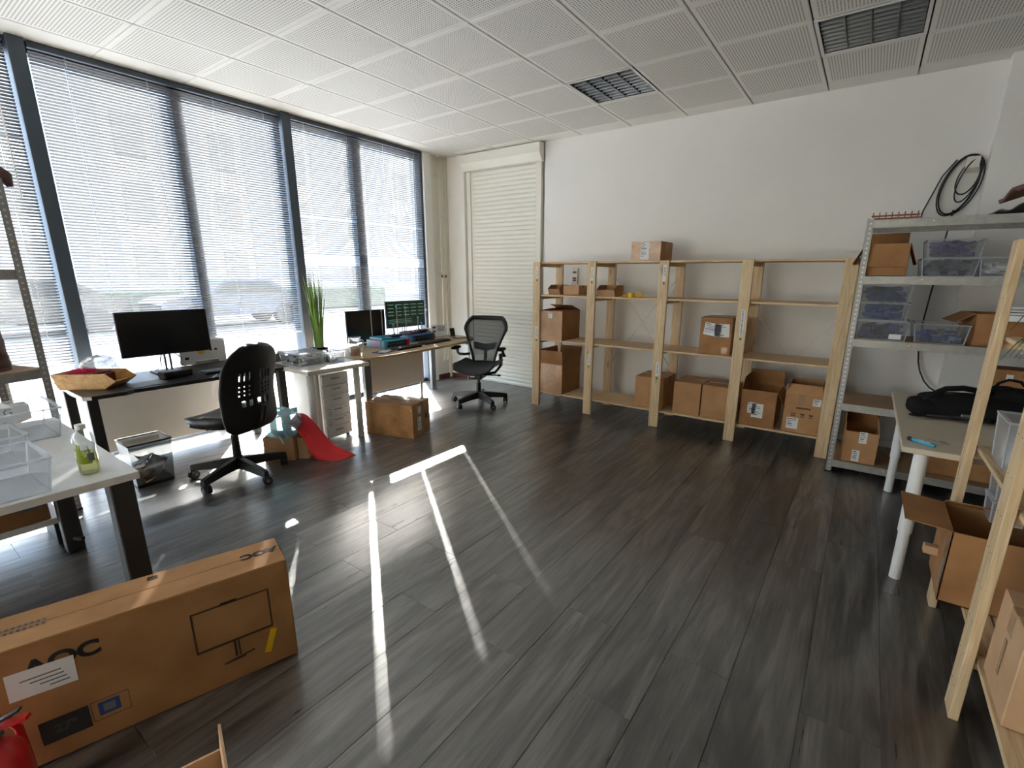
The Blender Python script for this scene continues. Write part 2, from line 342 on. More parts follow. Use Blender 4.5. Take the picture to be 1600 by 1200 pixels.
# ------------------------------------------------------------------ mesh helpers
class MB:
    def __init__(s): s.b = bmesh.new()
    def box(s, c, d, bev=0.0, rot=None, seg=1):
        r = bmesh.ops.create_cube(s.b, size=1.0); vs_ = r['verts']
        bmesh.ops.scale(s.b, vec=d, verts=vs_)
        if bev > 0:
            es = list({e for v in vs_ for e in v.link_edges})
            rr = bmesh.ops.bevel(s.b, geom=es, offset=bev, segments=seg, profile=0.5, affect='EDGES')
            vs_ = list({v for f in rr['faces'] for v in f.verts} | {v for v in vs_ if v.is_valid})
        if rot: bmesh.ops.rotate(s.b, cent=(0, 0, 0), matrix=Euler(rot).to_matrix(), verts=vs_)
        bmesh.ops.translate(s.b, vec=c, verts=vs_)
        return s
    def span(s, a, b, bev=0.0, seg=1):
        return s.box([(a[i]+b[i])/2 for i in range(3)], [abs(b[i]-a[i]) for i in range(3)], bev, seg=seg)
    def bar(s, p0, p1, w, h, upv=(0, 0, 1), bev=0.0):
        p0, p1 = Vector(p0), Vector(p1); d = p1-p0; L = d.length; y = d.normalized()
        u = Vector(upv); x = y.cross(u)
        if x.length < 1e-4: x = y.cross(Vector((1, 0, 0)))
        x.normalize(); z = x.cross(y)
        r = bmesh.ops.create_cube(s.b, size=1.0); vs_ = r['verts']
        bmesh.ops.scale(s.b, vec=(w, L, h), verts=vs_)
        if bev:
            es = list({e for v in vs_ for e in v.link_edges})
            rr = bmesh.ops.bevel(s.b, geom=es, offset=bev, segments=1, profile=0.5, affect='EDGES')
            vs_ = list({v for f in rr['faces'] for v in f.verts} | {v for v in vs_ if v.is_valid})
        m = Matrix((x, y, z)).transposed().to_4x4(); m.translation = (p0+p1)/2
        bmesh.ops.transform(s.b, matrix=m, verts=vs_)
        return s
    def cyl(s, p0, p1, r0, r1=None, n=16, caps=True):
        r1 = r0 if r1 is None else r1
        p0, p1 = Vector(p0), Vector(p1); d = p1-p0
        q = d.to_track_quat('Z', 'Y').to_matrix().to_4x4(); q.translation = (p0+p1)/2
        bmesh.ops.create_cone(s.b, cap_ends=caps, cap_tris=False, segments=n, radius1=max(r0, 1e-5), radius2=max(r1, 1e-5), depth=d.length, matrix=q)
        return s
    def sph(s, c, r, sc=(1, 1, 1), u=14, v=10):
        m = Matrix.Translation(c) @ Matrix.Diagonal((sc[0]*r, sc[1]*r, sc[2]*r, 1))
        bmesh.ops.create_uvsphere(s.b, u_segments=u, v_segments=v, radius=1.0, matrix=m)
        return s
    def tube(s, pts, r, n=8, closed=False, radii=None):
        pts = [Vector(p) for p in pts]; N = len(pts); rings = []
        prev = None
        for i, p in enumerate(pts):
            if closed: t = pts[(i+1) % N]-pts[i-1]
            else: t = pts[min(i+1, N-1)]-pts[max(i-1, 0)]
            t.normalize()
            if prev is None:
                a = Vector((0, 0, 1)) if abs(t.z) < 0.9 else Vector((1, 0, 0))
                x = t.cross(a).normalized()
            else:
                x = (prev-t*prev.dot(t))
                x = x.normalized() if x.length > 1e-6 else prev
            prev = x; y = t.cross(x)
            rr = radii[i] if radii else r
            rings.append([s.b.verts.new(p+(x*math.cos(2*PI*k/n)+y*math.sin(2*PI*k/n))*rr) for k in range(n)])
        rng = range(N) if closed else range(N-1)
        for i in rng:
            a, b = rings[i], rings[(i+1) % N]
            for k in range(n): s.b.faces.new((a[k], a[(k+1) % n], b[(k+1) % n], b[k]))
        if not closed:
            s.b.faces.new(list(reversed(rings[0]))); s.b.faces.new(rings[-1])
        return s
    def lathe(s, prof, n=24, c=(0, 0, 0), closed=False):
        rings = []
        for r, z in prof:
            rings.append([s.b.verts.new((c[0]+r*math.cos(2*PI*k/n), c[1]+r*math.sin(2*PI*k/n), c[2]+z)) for k in range(n)])
        for i in range(len(rings)-1):
            a, b = rings[i], rings[i+1]
            for k in range(n): s.b.faces.new((a[k], a[(k+1) % n], b[(k+1) % n], b[k]))
        return s
    def poly(s, pts2, z0, z1, holes=None):
        """prism: polygon in XY, from z0 to z1"""
        lo = [s.b.verts.new((x, y, z0)) for x, y in pts2]; hi = [s.b.verts.new((x, y, z1)) for x, y in pts2]
        n = len(pts2)
        s.b.faces.new(list(reversed(lo))); s.b.faces.new(hi)
        for i in range(n): s.b.faces.new((lo[i], lo[(i+1) % n], hi[(i+1) % n], hi[i]))
        return s
    def xprism(s, pts, x0, x1):
        """prism: polygon in YZ from x0 to x1"""
        lo = [s.b.verts.new((x0, y, z)) for y, z in pts]; hi = [s.b.verts.new((x1, y, z)) for y, z in pts]
        n = len(pts)
        s.b.faces.new(lo); s.b.faces.new(list(reversed(hi)))
        for i in range(n): s.b.faces.new((lo[(i+1) % n], lo[i], hi[i], hi[(i+1) % n]))
        return s
    def quad(s, *p):
        s.b.faces.new([s.b.verts.new(q) for q in p]); return s
    def grid(s, fn, nu, nv, skip=None, wrap=False):
        vv = [[s.b.verts.new(fn(i/nu, j/nv)) for j in range(nv+1)] for i in range(nu+1)]
        for i in range(nu):
            for j in range(nv):
                if skip and skip(i, j): continue
                s.b.faces.new((vv[i][j], vv[i+1][j], vv[i+1][j+1], vv[i][j+1]))
        return s
    def mesh(s, name, mat, smooth=False):
        bmesh.ops.recalc_face_normals(s.b, faces=s.b.faces[:])
        me = bpy.data.meshes.new(name); s.b.to_mesh(me); s.b.free()
        if mat: me.materials.append(M[mat] if isinstance(mat, str) else mat)
        if smooth:
            for p in me.polygons: p.use_smooth = True
        return me
    def build(s, name, mat, parent=None, smooth=False, loc=None, rot=None, solid=0.0, sub=0):
        me = s.mesh(name, mat, smooth)
        return put(name, me, parent, loc, rot, solid, sub)
def put(name, me, parent=None, loc=None, rot=None, solid=0.0, sub=0):
    o = bpy.data.objects.new(name, me); COL.objects.link(o)
    if parent: o.parent = parent
    if loc: o.location = loc
    if rot: o.rotation_euler = rot
    if solid:
        md = o.modifiers.new('thickness', 'SOLIDIFY'); md.thickness = solid; md.offset = 0
    if sub:
        md = o.modifiers.new('smooth', 'SUBSURF'); md.levels = sub; md.render_levels = sub
    return o
def T(name, label, cat, loc=(0, 0, 0), rotz=0.0, group=None):
    o = bpy.data.objects.new(name, None); COL.objects.link(o)
    o.location = loc; o.rotation_euler = (0, 0, rotz); o.empty_display_size = 0.05
    return tag(o, label, cat, group)
def tag(o, label, cat, group=None):
    o['label'] = label; o['category'] = cat
    if group: o['group'] = group
    return o
def struct(o, label=None):
    o['kind'] = 'structure'
    if label: o['label'] = label
    return o
def sroot(name, loc=(0, 0, 0)):
    o = bpy.data.objects.new(name, None); COL.objects.link(o); o.location = loc; o['kind'] = 'structure'; o.empty_display_size = 0.05
    return o
def stuff(o):
    o['kind'] = 'stuff'; return o
def text(name, s, size, mat, parent, loc, rot, align='CENTER', bold=False, spacing=1.0, sx=1.0):
    c = bpy.data.curves.new(name, 'FONT'); c.body = s; c.size = size; c.extrude = 0.0002; c.align_x = align; c.align_y = 'CENTER'
    c.space_character = spacing
    if bold: c.offset = size*0.045
    c.materials.append(M[mat])
    tmp = bpy.data.objects.new('tmp_text', c); COL.objects.link(tmp)
    bpy.context.view_layer.update()
    me = bpy.data.meshes.new_from_object(tmp.evaluated_get(bpy.context.evaluated_depsgraph_get()))
    bpy.data.objects.remove(tmp); me.name = name
    o = bpy.data.objects.new(name, me); COL.objects.link(o); o.parent = parent; o.location = loc; o.rotation_euler = rot; o.scale = (sx, 1, 1)
    return o

# ================================================================== THE SETTING
H = 3.05
# ---- floor: planks laid along Y
fl = MB().span((-0.02, -5.0, -0.06), (6.45, 5.45, -0.012)).build('floor', 'void'); struct(fl)
PW, PL = 0.2375, 1.38
plank_me = {}
def plank_mesh(w, l):
    k = (round(w, 3), round(l, 3))
    if k not in plank_me:
        plank_me[k] = MB().box((0, 0, -0.006), (w-0.0012, l-0.0012, 0.012), 0.0009).mesh('plank', 'floor')
    return plank_me[k]
x0 = 4.593-PW*20
for r in range(-1, 28):
    xa, xb = max(x0+r*PW, 0.0), min(x0+(r+1)*PW, 6.4)
    if xb-xa < 0.02: continue
    ya = (1.297 if r % 2 == 1 else 1.68)-PL*5
    while ya < 5.35:
        a, b = max(ya, -5.0), min(ya+PL, 5.4)
        if b-a > 0.02:
            put('plank', plank_mesh(xb-xa, b-a), fl, ((xa+xb)/2, (a+b)/2, 0))
        ya += PL

# ---- ceiling: square panels, perforated, with open joints
ce = MB().span((-0.15, -5.0, H+0.06), (6.45, 5.45, H+0.14)).build('ceiling', 'void'); struct(ce)
tile_me = {}
def tile_mesh(w, l, kind):
    k = (round(w, 3), round(l, 3), kind)
    if k not in tile_me:
        tile_me[k] = MB().box((0, 0, 0.0075), (w-0.010, l-0.003, 0.015), 0.003).mesh('ceiling_panel', kind)
    return tile_me[k]
LIGHTS = [(2.72, 3.8536), (4.52, 3.8536)]
xs = [0.0, 0.32]+[0.32+0.6*k for k in range(1, 11)]+[6.4]
ys = [-5.0]+[1.4536+0.6*k for k in range(-10, 7)]+[5.3]
for i in range(len(xs)-1):
    for j in range(len(ys)-1):
        if any(abs(xs[i]-a) < .01 and abs(ys[j]-b) < .01 for a, b in LIGHTS): continue
        w, l = xs[i+1]-xs[i], ys[j+1]-ys[j]
        kind = 'ceil' if abs(w-.6) < .01 and abs(l-.6) < .01 else 'ceil_plain'
        put('ceiling_panel', tile_mesh(w, l, kind), ce, (xs[i]+w/2, ys[j]+l/2, H))
        
def ceiling_light(x, y, label):
    t = T('ceiling_light', label, 'ceiling light', (x+0.3, y+0.3, H), 0, 'recessed ceiling lights')
    b = MB()
    b.span((-.295, -.295, .08), (.295, .295, .084))
    for s in (-1, 1):
        b.span((s*.295-.002, -.295, .0), (s*.295+.002, .295, .084)); b.span((-.295, s*.295-.002, 0), (.295, s*.295+.002, .084))
    b.build('housing', 'housing_dark', t)
    f = MB()
    for s in (-1, 1):
        f.span((s*.287-.010, -.298, -.004), (s*.287+.010, .298, .004)); f.span((-.277, s*.287-.010, -.004), (.277, s*.287+.010, .004))
    f.build('frame', 'white_metal', t)
    lm = MB().span((-.002, -.277, .0), (.002, .277, .042)).mesh('louvre_fin', 'silver')
    for k in range(-1, 2): put('louvre_fin', lm, t, (k*.1385, 0, 0.002))
    cmh = MB().xprism([(-.002, 0), (.002, 0), (.010, .038), (-.010, .038)], -.064, .064).mesh('louvre_blade', 'louvre')
    for k in range(4):
        for q in range(9):
            put('louvre_blade', cmh, t, (-.2078+k*.1385, -.25+q*.0625, 0.003))
    tm = MB().cyl((0, -.27, .06), (0, .27, .06), .012, n=12).mesh('tube_lamp', 'wall_grey')
    for k in range(4): put('tube_lamp', tm, t, (-.2078+k*.1385, 0, 0))
ceiling_light(*LIGHTS[0], 'square louvred ceiling light nearer the roller shutter, off')
ceiling_light(*LIGHTS[1], 'square louvred ceiling light at the upper right, off')

# ---- walls
struct(MB().span((1.62, 5.255, 0), (5.70, 5.42, H+.05)).span((0.30, 5.30, 0), (1.66, 5.42, H+.05)).build('wall_back', 'wall'))
struct(MB().span((-0.12, 5.20, 0), (0.345, 5.42, H+.05)).build('wall_back_pier', 'wall'))
struct(MB().span((5.648, 5.13, 0), (6.45, 5.40, H+.05)).build('wall_back_column', 'wall'))
struct(MB().span((6.40, -5.0, 0), (6.50, 5.40, H+.05)).build('wall_right', 'wall_beige'))
struct(MB().span((-0.15, -5.1, 0), (6.5, -5.0, H+.05)).build('wall_front', 'wall_beige'))
struct(MB().span((-0.15, -5.0, 0), (0.0, -4.58, H+.05)).build('wall_left_rear', 'wall'))
struct(MB().span((-0.15, 4.885, 0), (0.0, 5.21, H+.05)).build('wall_left', 'cream'))
struct(MB().span((-0.15, -4.6, H-.01), (-.07, 4.95, H+.15)).build('trim_1', 'frame_dark'), 'dark head beam above the windows')
struct(MB().span((0.0, 5.186, 0), (0.335, 5.2, 0.06)).span((0, 4.89, 0), (0.014, 5.2, .06)).build('baseboard_back', 'red_skirting'))
struct(MB().span((-.13, 4.755, 0), (0.05, 4.885, H)).build('trim_2', 'frame_white'), 'white jamb beside the windows')
struct(MB().span((1.70, 5.241, 0), (5.648, 5.255, 0.06)).build('baseboard_back_wall', 'wall_grey'))

# ---- windows: floor-to-ceiling panes between dark mullions
mull = [-4.54, -3.61, -2.68, -1.75, -0.82, 0.13, 1.045, 2.0, 2.92, 3.775, 4.735]  # windows behind the camera are unseen, added to brighten the room's right side
fat = {1.045, 2.92, -0.82, -2.68, -4.54}
for i in range(10):
    a, b = mull[i], mull[i+1]
    w = sroot('window_%d' % (i+1), (0, (a+b)/2, 0))
    ha = 0.045; L = b-a
    for q, s in ((a, -1), (b, 1)):
        if s == 1 and i < 9: continue
        x1 = 0.075 if q in fat else -0.012
        hw = 0.045 if q in fat else (0.06 if abs(q-3.775) < .01 else 0.042)
        if abs(q-4.735) < .01: hw = 0.02; x1 = 0.02
        MB().span((-0.11, q-hw-(a+b)/2, 0), (x1, q+hw-(a+b)/2, H), 0.003).build('mullion', 'frame_dark', w)
    MB().span((-0.11, -L/2, 0), (-0.012, L/2, 0.055), 0.003).build('bottom_rail', 'frame_dark', w)
    MB().span((-0.11, -L/2, H-.07), (-0.012, L/2, H), 0.003).build('head_rail', 'frame_dark', w)
    MB().span((-0.064, -L/2+.04, 0.05), (-0.058, L/2-.04, H-.065)).build('pane', 'glass', w)

# ---- venetian blinds
def blind(label, ya, yb, zb, cords, tilt=30, wand=None, slack=None):
    t = T('venetian_blind', label, 'blind', (0.034, (ya+yb)/2, zb), 0, 'venetian blinds over the windows')
    L = yb-ya; cs = sorted(c-(ya+yb)/2 for c in cords)
    th = math.radians(tilt); W = 0.0254; ca, sa = math.cos(th), math.sin(th)
    # inner (room) edge higher: along +x the slat rises; slightly cambered
    prof = [(-.5, 0.0), (0.0, 0.0016), (.5, 0.0)]
    def P(u, y, c): return (W*u*ca-c*sa, y, W*u*sa+c*ca)
    SL = 0.0006; b = MB(); ed = [-L/2]; 
    for c in cs: ed += [c-SL, c+SL]
    ed += [L/2]
    for k in range(0, len(ed), 2):
        for (u0, c0), (u1, c1) in zip(prof[:-1], prof[1:]): b.quad(P(u0, ed[k], c0), P(u1, ed[k], c1), P(u1, ed[k+1], c1), P(u0, ed[k+1], c0))
    for c in cs:   # bridges beside the cord holes
        for u0, u1 in ((-.5, -.40), (.42, .5)): b.quad(P(u0, c-SL, 0), P(u1, c-SL, 0), P(u1, c+SL, 0), P(u0, c+SL, 0))
    me = b.mesh('slat', 'slat')
    z = 0.028; top = H-0.055-zb
    while z < top:
        sl_ = put('slat', me, t, (0, 0, z))
        for s0, s1, sa_ in (slack or ()):
            if s0 < z+zb < s1: sl_.rotation_euler = (0, math.radians(sa_), 0)   # a few slats hang flatter than the rest
        z += 0.0222
    MB().box((0, 0, 0.008), (0.026, L, 0.014), 0.003).build('bottom_rail', 'frame_white', t)
    MB().span((-.02, -L/2, H-.045-zb), (.02, L/2, H-.006-zb), .002).build('head_rail', 'frame_dark', t)
    cm = MB()
    lm = MB().cyl((.0125, 0, 0.01), (.0125, 0, H-.05-zb), .0011, n=5).cyl((-.0125, 0, 0.01), (-.0125, 0, H-.05-zb), .0011, n=5).mesh('ladder_cord', 'cord')
    for c in cs: put('ladder_cord', lm, t, (0, c+.008, 0))
    if wand:
        y, z0 = wand[0]-(ya+yb)/2, wand[1]-zb
        w = MB().cyl((.028, y, H-.05-zb), (.028, y, z0), .004, n=8).build('tilt_wand', 'cord', t)
        MB().cyl((.028, y, z0), (.028, y, z0-.05), .008, n=8).build('wand_grip', 'tub_rim', w)
    return t
blind('venetian blind over the leftmost windows, behind the metal rack', -0.77, 0.985, 0.795, [-.55, -.07, .40, .86], wand=(0.90, 2.05))
blind('venetian blind behind the large black monitor, middle of the three', 1.105, 2.862, 0.885, [1.29, 1.78, 2.26, 2.70])
blind('venetian blind behind the tall grass plant, rightmost with highest bottom rail', 2.98, 4.71, 1.02, [3.11, 3.61, 4.10, 4.59], slack=((1.585, 1.625, 29), (1.625, 1.66, 33), (1.66, 1.70, 28), (2.08, 2.11, 23.6)))

# ---- roller shutter on the back wall
t = T('roller_shutter', 'cream closed roller shutter with boxed housing on back wall', 'shutter', (0.97, 5.25, 0))
hb = MB().xprism([(-.01, 3.035), (-.105, 3.035), (-.105, 2.93), (-.055, 2.845), (-.01, 2.835)], -.635, .635).build('shutter_box', 'shutter', t)
MB().xprism([(-.005, 3.037), (-.108, 3.037), (-.108, 2.928), (-.056, 2.842), (-.005, 2.832)], .636, .640).build('end_cap', 'cream', hb)
MB().span((-.62, -.012, 0), (-.545, .03, 2.85), .003).build('guide_rail', 'shutter', t)
MB().span((-.545, .005, 0), (-.50, .03, 2.85), .003).build('guide_rail', 'cream', t)
MB().span((.535, -.02, 0), (.615, .03, 2.85), .003).build('guide_rail', 'shutter', t)
ns = 52; sh = 2.84/ns
sm = MB().xprism([(0.03, 0), (0.0, 0.0), (-.004, .004), (-.008, sh*.3), (-.009, sh*.6), (-.004, sh*.86), (.004, sh*.90), (0.004, sh), (.03, sh)], -.50, .535).mesh('slat', 'shutter')
for k in range(ns): put('slat', sm, t, (0, .005, k*sh))

# ---- heating pipes in the corner
t = T('heating_pipes', 'pair of thin cream heating pipes running up the window corner', 'pipes', (0.05, 5.06, 0))
for y in (-.035, .035):
    MB().tube([(0.09, y-.12, .30), (0.03, y-.04, .30), (0, y, .36), (0, y, .5), (0, y, H-.002)], .009, 8).build('pipe', 'cream', t, True)
for z in (2.80, 1.55, .55):
    MB().box((-.02, 0, z), (.04, .12, .012)).build('pipe_clip', 'frame_white', t)
MB().box((0, -.035, 1.48), (.024, .024, .04), .003).build('pipe_joint', 'grey_plastic', t)
MB().box((0, .035, 1.48), (.024, .024, .04), .003).build('pipe_joint', 'grey_plastic', t)
MB().cyl((0, -.035, H-.014), (0, -.035, H-.001), .03, n=16).cyl((0, .035, H-.014), (0, .035, H-.001), .03, n=16).build('ceiling_collar', 'frame_white', t)
# narrow ledge beside the pipes
struct(MB().span((0.0, 5.155, 0), (0.03, 5.2, H)).build('trim_3', 'cream'), 'cream strip in the window corner')

# ================================================================== OUTSIDE
struct(MB().span((-3.2, -14, -.2), (-0.16, 22, -.06)).build('pavement_bed', 'facade_grey'))
pvm = MB().box((0, 0, -.03), (.596, .596, .06), .004).mesh('paving_slab', 'pave')
pav = sroot('pavement')
for i in range(5):
    for j in range(-6, 34):
        put('paving_slab', pvm, pav, (-0.47-.6*i, j*.6, 0))
struct(MB().span((-60, -60, -.3), (-3.2, 90, -.09)).build('road', 'asphalt'))
# house across the road: pale wall with tall blue panels, dark plinth
b = T('office_building', 'pale office building with tall blue panels across the street', 'building', (-27, 8, -.09))
MB().span((-6, -34, 0), (0, 34, 15.4)).build('wall', 'facade', b)
pmz = MB().box((0, 0, 7.4), (.25, 2.1, 14.2), .03).mesh('panel', 'facade_blue')
pgz = MB().box((0, 0, 0), (.3, 1.3, 2.0), .03).mesh('window', 'facade_grey')
for k in range(-7, 8):
    put('panel', pmz, b, (.05, k*4.4, 0))
    for z in (2.0, 5.2, 8.4, 11.6): put('window', pgz, b, (.02, k*4.4+2.2, z))
MB().span((-6.2, -34.2, 15.4), (.3, 34.2, 15.8)).build('parapet', 'facade_grey', b)
def car(label, body, loc, rz):
    t = T('car', label, 'car', loc, rz, 'parked cars outside')
    MB().xprism([(-2.1, .35), (-2.15, .75), (-1.9, .9), (-.95, .98), (-.45, 1.42), (.85, 1.45), (1.55, 1.0), (2.05, .92), (2.12, .4)], -.85, .85).build('body', body, t)
    for s in (-1, 1):
        MB().xprism([(-.78, 1.0), (-.4, 1.36), (.1, 1.38), (.1, 1.0)], s*.845, s*.862).build('side_window', 'car_glass', t)
        MB().xprism([(.16, 1.0), (.16, 1.38), (.78, 1.38), (1.3, 1.03)], s*.845, s*.862).build('side_window', 'car_glass', t)
        for y in (-1.35, 1.3):
            w = MB().cyl((s*.62, y, .33), (s*.88, y, .33), .33, n=20).build('wheel', 'rubber', t)
            MB().cyl((s*.80, y, .33), (s*.89, y, .33), .2, n=12).build('hub', 'rubber', w)
car('blue car parked outside behind the middle blind', 'car_blue', (-11.5, 7.2, -.09), 0.0)
car('dark car parked outside behind the large black monitor', 'car_dark', (-12.5, 2.6, -.09), 0.06)
hg = MB()
hg.box((0, 0, .5), (.9, 14, 1.0), .1)
tag(hg.build('hedge', 'hedge', None, loc=(-16.5, 10, -.09)), 'low green hedge across the street', 'hedge')

# ================================================================== SHELVING
def pine_unit(label, loc, rz, xs_, levels, depth, height, labels=(), braces=(), group='pine shelving units', nsl=5, holes=True):
    t = T('pine_shelving', label, 'shelf', loc, rz, group)
    PWd, PT = 0.094, 0.028
    # posts: grain along local Y, so build lying and stand up
    pme = MB().box((0, height/2, 0), (PWd, height, PT), 0.002).mesh('post', 'pine')
    hole = MB()
    for k in range(int(height/0.13)-1):
        for s in (-1, 1): hole.cyl((s*.024, 0.001, .12+k*.13), (s*.024, -.0006, .12+k*.13), .0024, n=6)
    hme = hole.mesh('screw_holes', 'ink_brown')
    posts = []
    for i, x in enumerate(xs_):
        p = put('post', pme, t, (x, PT/2, 0), (PI/2, 0, 0)); posts.append(p)
        if not holes and i > 9: continue
        h = put('screw_holes', hme, p); h.rotation_euler = (-PI/2, 0, 0); h.location = (0, 0, PT/2); stuff(h)
        put('post', pme, t, (x, depth-PT/2, 0), (PI/2, 0, 0))
    sw = (depth-2*PT-.002)/nsl
    for i in range(len(xs_)-1):
        a, b = xs_[i]+PWd/2-.045, xs_[i+1]-PWd/2+.045
        bm_ = MB().box((0, 0, -.009), (sw-.011, b-a-.004, .018), .0015).mesh('shelf_board', 'pine')
        for z in levels:
            for k in range(nsl):
                put('shelf_board', bm_, t, ((a+b)/2, PT+.001+sw*(k+.5), z), (0, 0, PI/2))
    fm = MB()
    bme = MB().box((0, 0, 0), (.03, depth-2*PT, .034), .001).mesh('bearer', 'pine')
    for x in xs_:
        for z in levels: put('bearer', bme, t, (x, depth/2, z-.018-.0175))
    for (i, z0, z1) in braces:
        a, b = xs_[i]+.02, xs_[i+1]-.02
        MB().bar((a, depth+.004, z0), (b, depth+.004, z1), .002, .012, (0, 1, 0)).build('cross_brace', 'galv', t)
        MB().bar((a, depth+.008, z1), (b, depth+.008, z0), .002, .012, (0, 1, 0)).build('cross_brace', 'galv', t)
    for (i, z, hgt, s) in labels:
        pp = posts[i]
        # post local: y along height, z toward the room
        MB().box((.008, z, PT/2+.0006), (.034, hgt, .0008)).build('post_label', 'paper', pp)
        if s: text('label_text', s, .026, 'ink', pp, (.008, z+.01, PT/2+.0014), (0, 0, -PI/2))
        if not s:
            for q in range(int(hgt/.016)-1): MB().box((.008, z+hgt/2-.016-q*.016, PT/2+.0013), (.012, .006+.004*((q*7) % 3)/2, .0004)).build('label_mark', 'ink_grey', pp)
        MB().cyl((.008, z-hgt/2-.022, PT/2), (.008, z-hgt/2-.022, PT/2+.0012), .011, n=14).build('sticker', 'green_dot', pp)
    return t
LV = [0.168, 0.787, 1.288, 1.645]
pine_unit('long pine shelving along the back wall, five front posts', (0, 4.575, 0), 0, [1.970, 2.660, 3.428, 4.165, 4.915], LV, 0.52, 1.645,
          labels=[(0, 1.53, .12, ''), (0, .86, .13, ''), (1, 1.52, .13, ''), (1, .62, .12, ''), (2, 1.53, .15, 'BLACK'), (2, .60, .14, ''), (3, 1.10, .24, '')],
          braces=[(3, .30, 1.16), (1, .5, 1.5)])
pine_unit('pine shelving in the right foreground, cut by the frame edge', (5.497, 2.715, 0), -PI/2, [0.0, 0.715, 1.43], [0.255, 0.80, 1.27, 1.64], 0.50, 1.645)

def steel_rack(label, loc, rz, L, D, Ht, levels, mats, lip=0.055):
    t = T('steel_rack', label, 'shelf rack', loc, rz, 'bolted steel racks')
    for sx in (0, 1):
        for sy in (0, 1):
            b = MB(); dx, dy = (1 if sx == 0 else -1), (1 if sy == 0 else -1)
            b.span((0, 0, 0), (dx*.040, dy*.002, Ht)); b.span((0, 0, 0), (dx*.002, dy*.040, Ht))
            p = b.build('post', 'slotted', t, loc=(sx*L, sy*D, 0))
            MB().box((dx*.02, dy*.02, .006), (.046, .046, .014), .002).build('foot', 'rubber', p)
    for z, m in zip(levels, mats):
        b = MB()
        for y in (0.004, D-.004): b.span((.003, y-.001, z-lip), (L-.003, y+.001, z-.002))
        for x in (0.004, L-.004): b.span((x-.001, .004, z-lip), (x+.001, D-.004, z-.002))
        b.span((.004, .005, z-lip), (L-.004, .02, z-lip+.0015)); b.span((.004, D-.02, z-lip), (L-.004, D-.005, z-lip+.0015))
        s = b.build('shelf', 'galv', t)
        MB().span((.005, .005, z-.012), (L-.005, D-.005, z)).build('shelf_panel', m, s)
        bo = MB()
        for x in (L*.28, L*.72): bo.cyl((x, .0045, z-.022), (x, -.001, z-.022), .005, n=8)
        bo.build('bolt', 'frame_white', s)
    return t
steel_rack('tall steel rack by the back wall beside the pine shelving', (4.972, 4.268, 0), 0, 1.30, 0.50, 1.90, [.105, .565, 1.058, 1.508, 1.888], ['mdf', 'mdf', 'mdf', 'galv', 'galv'])
steel_rack('steel rack at the left edge before the windows', (0.60, 0.52, 0), math.radians(-72.7), 1.3, 0.471, 2.0, [.45, .935, 1.51, 1.97], ['mdf', 'mdf', 'mdf', 'mdf'])

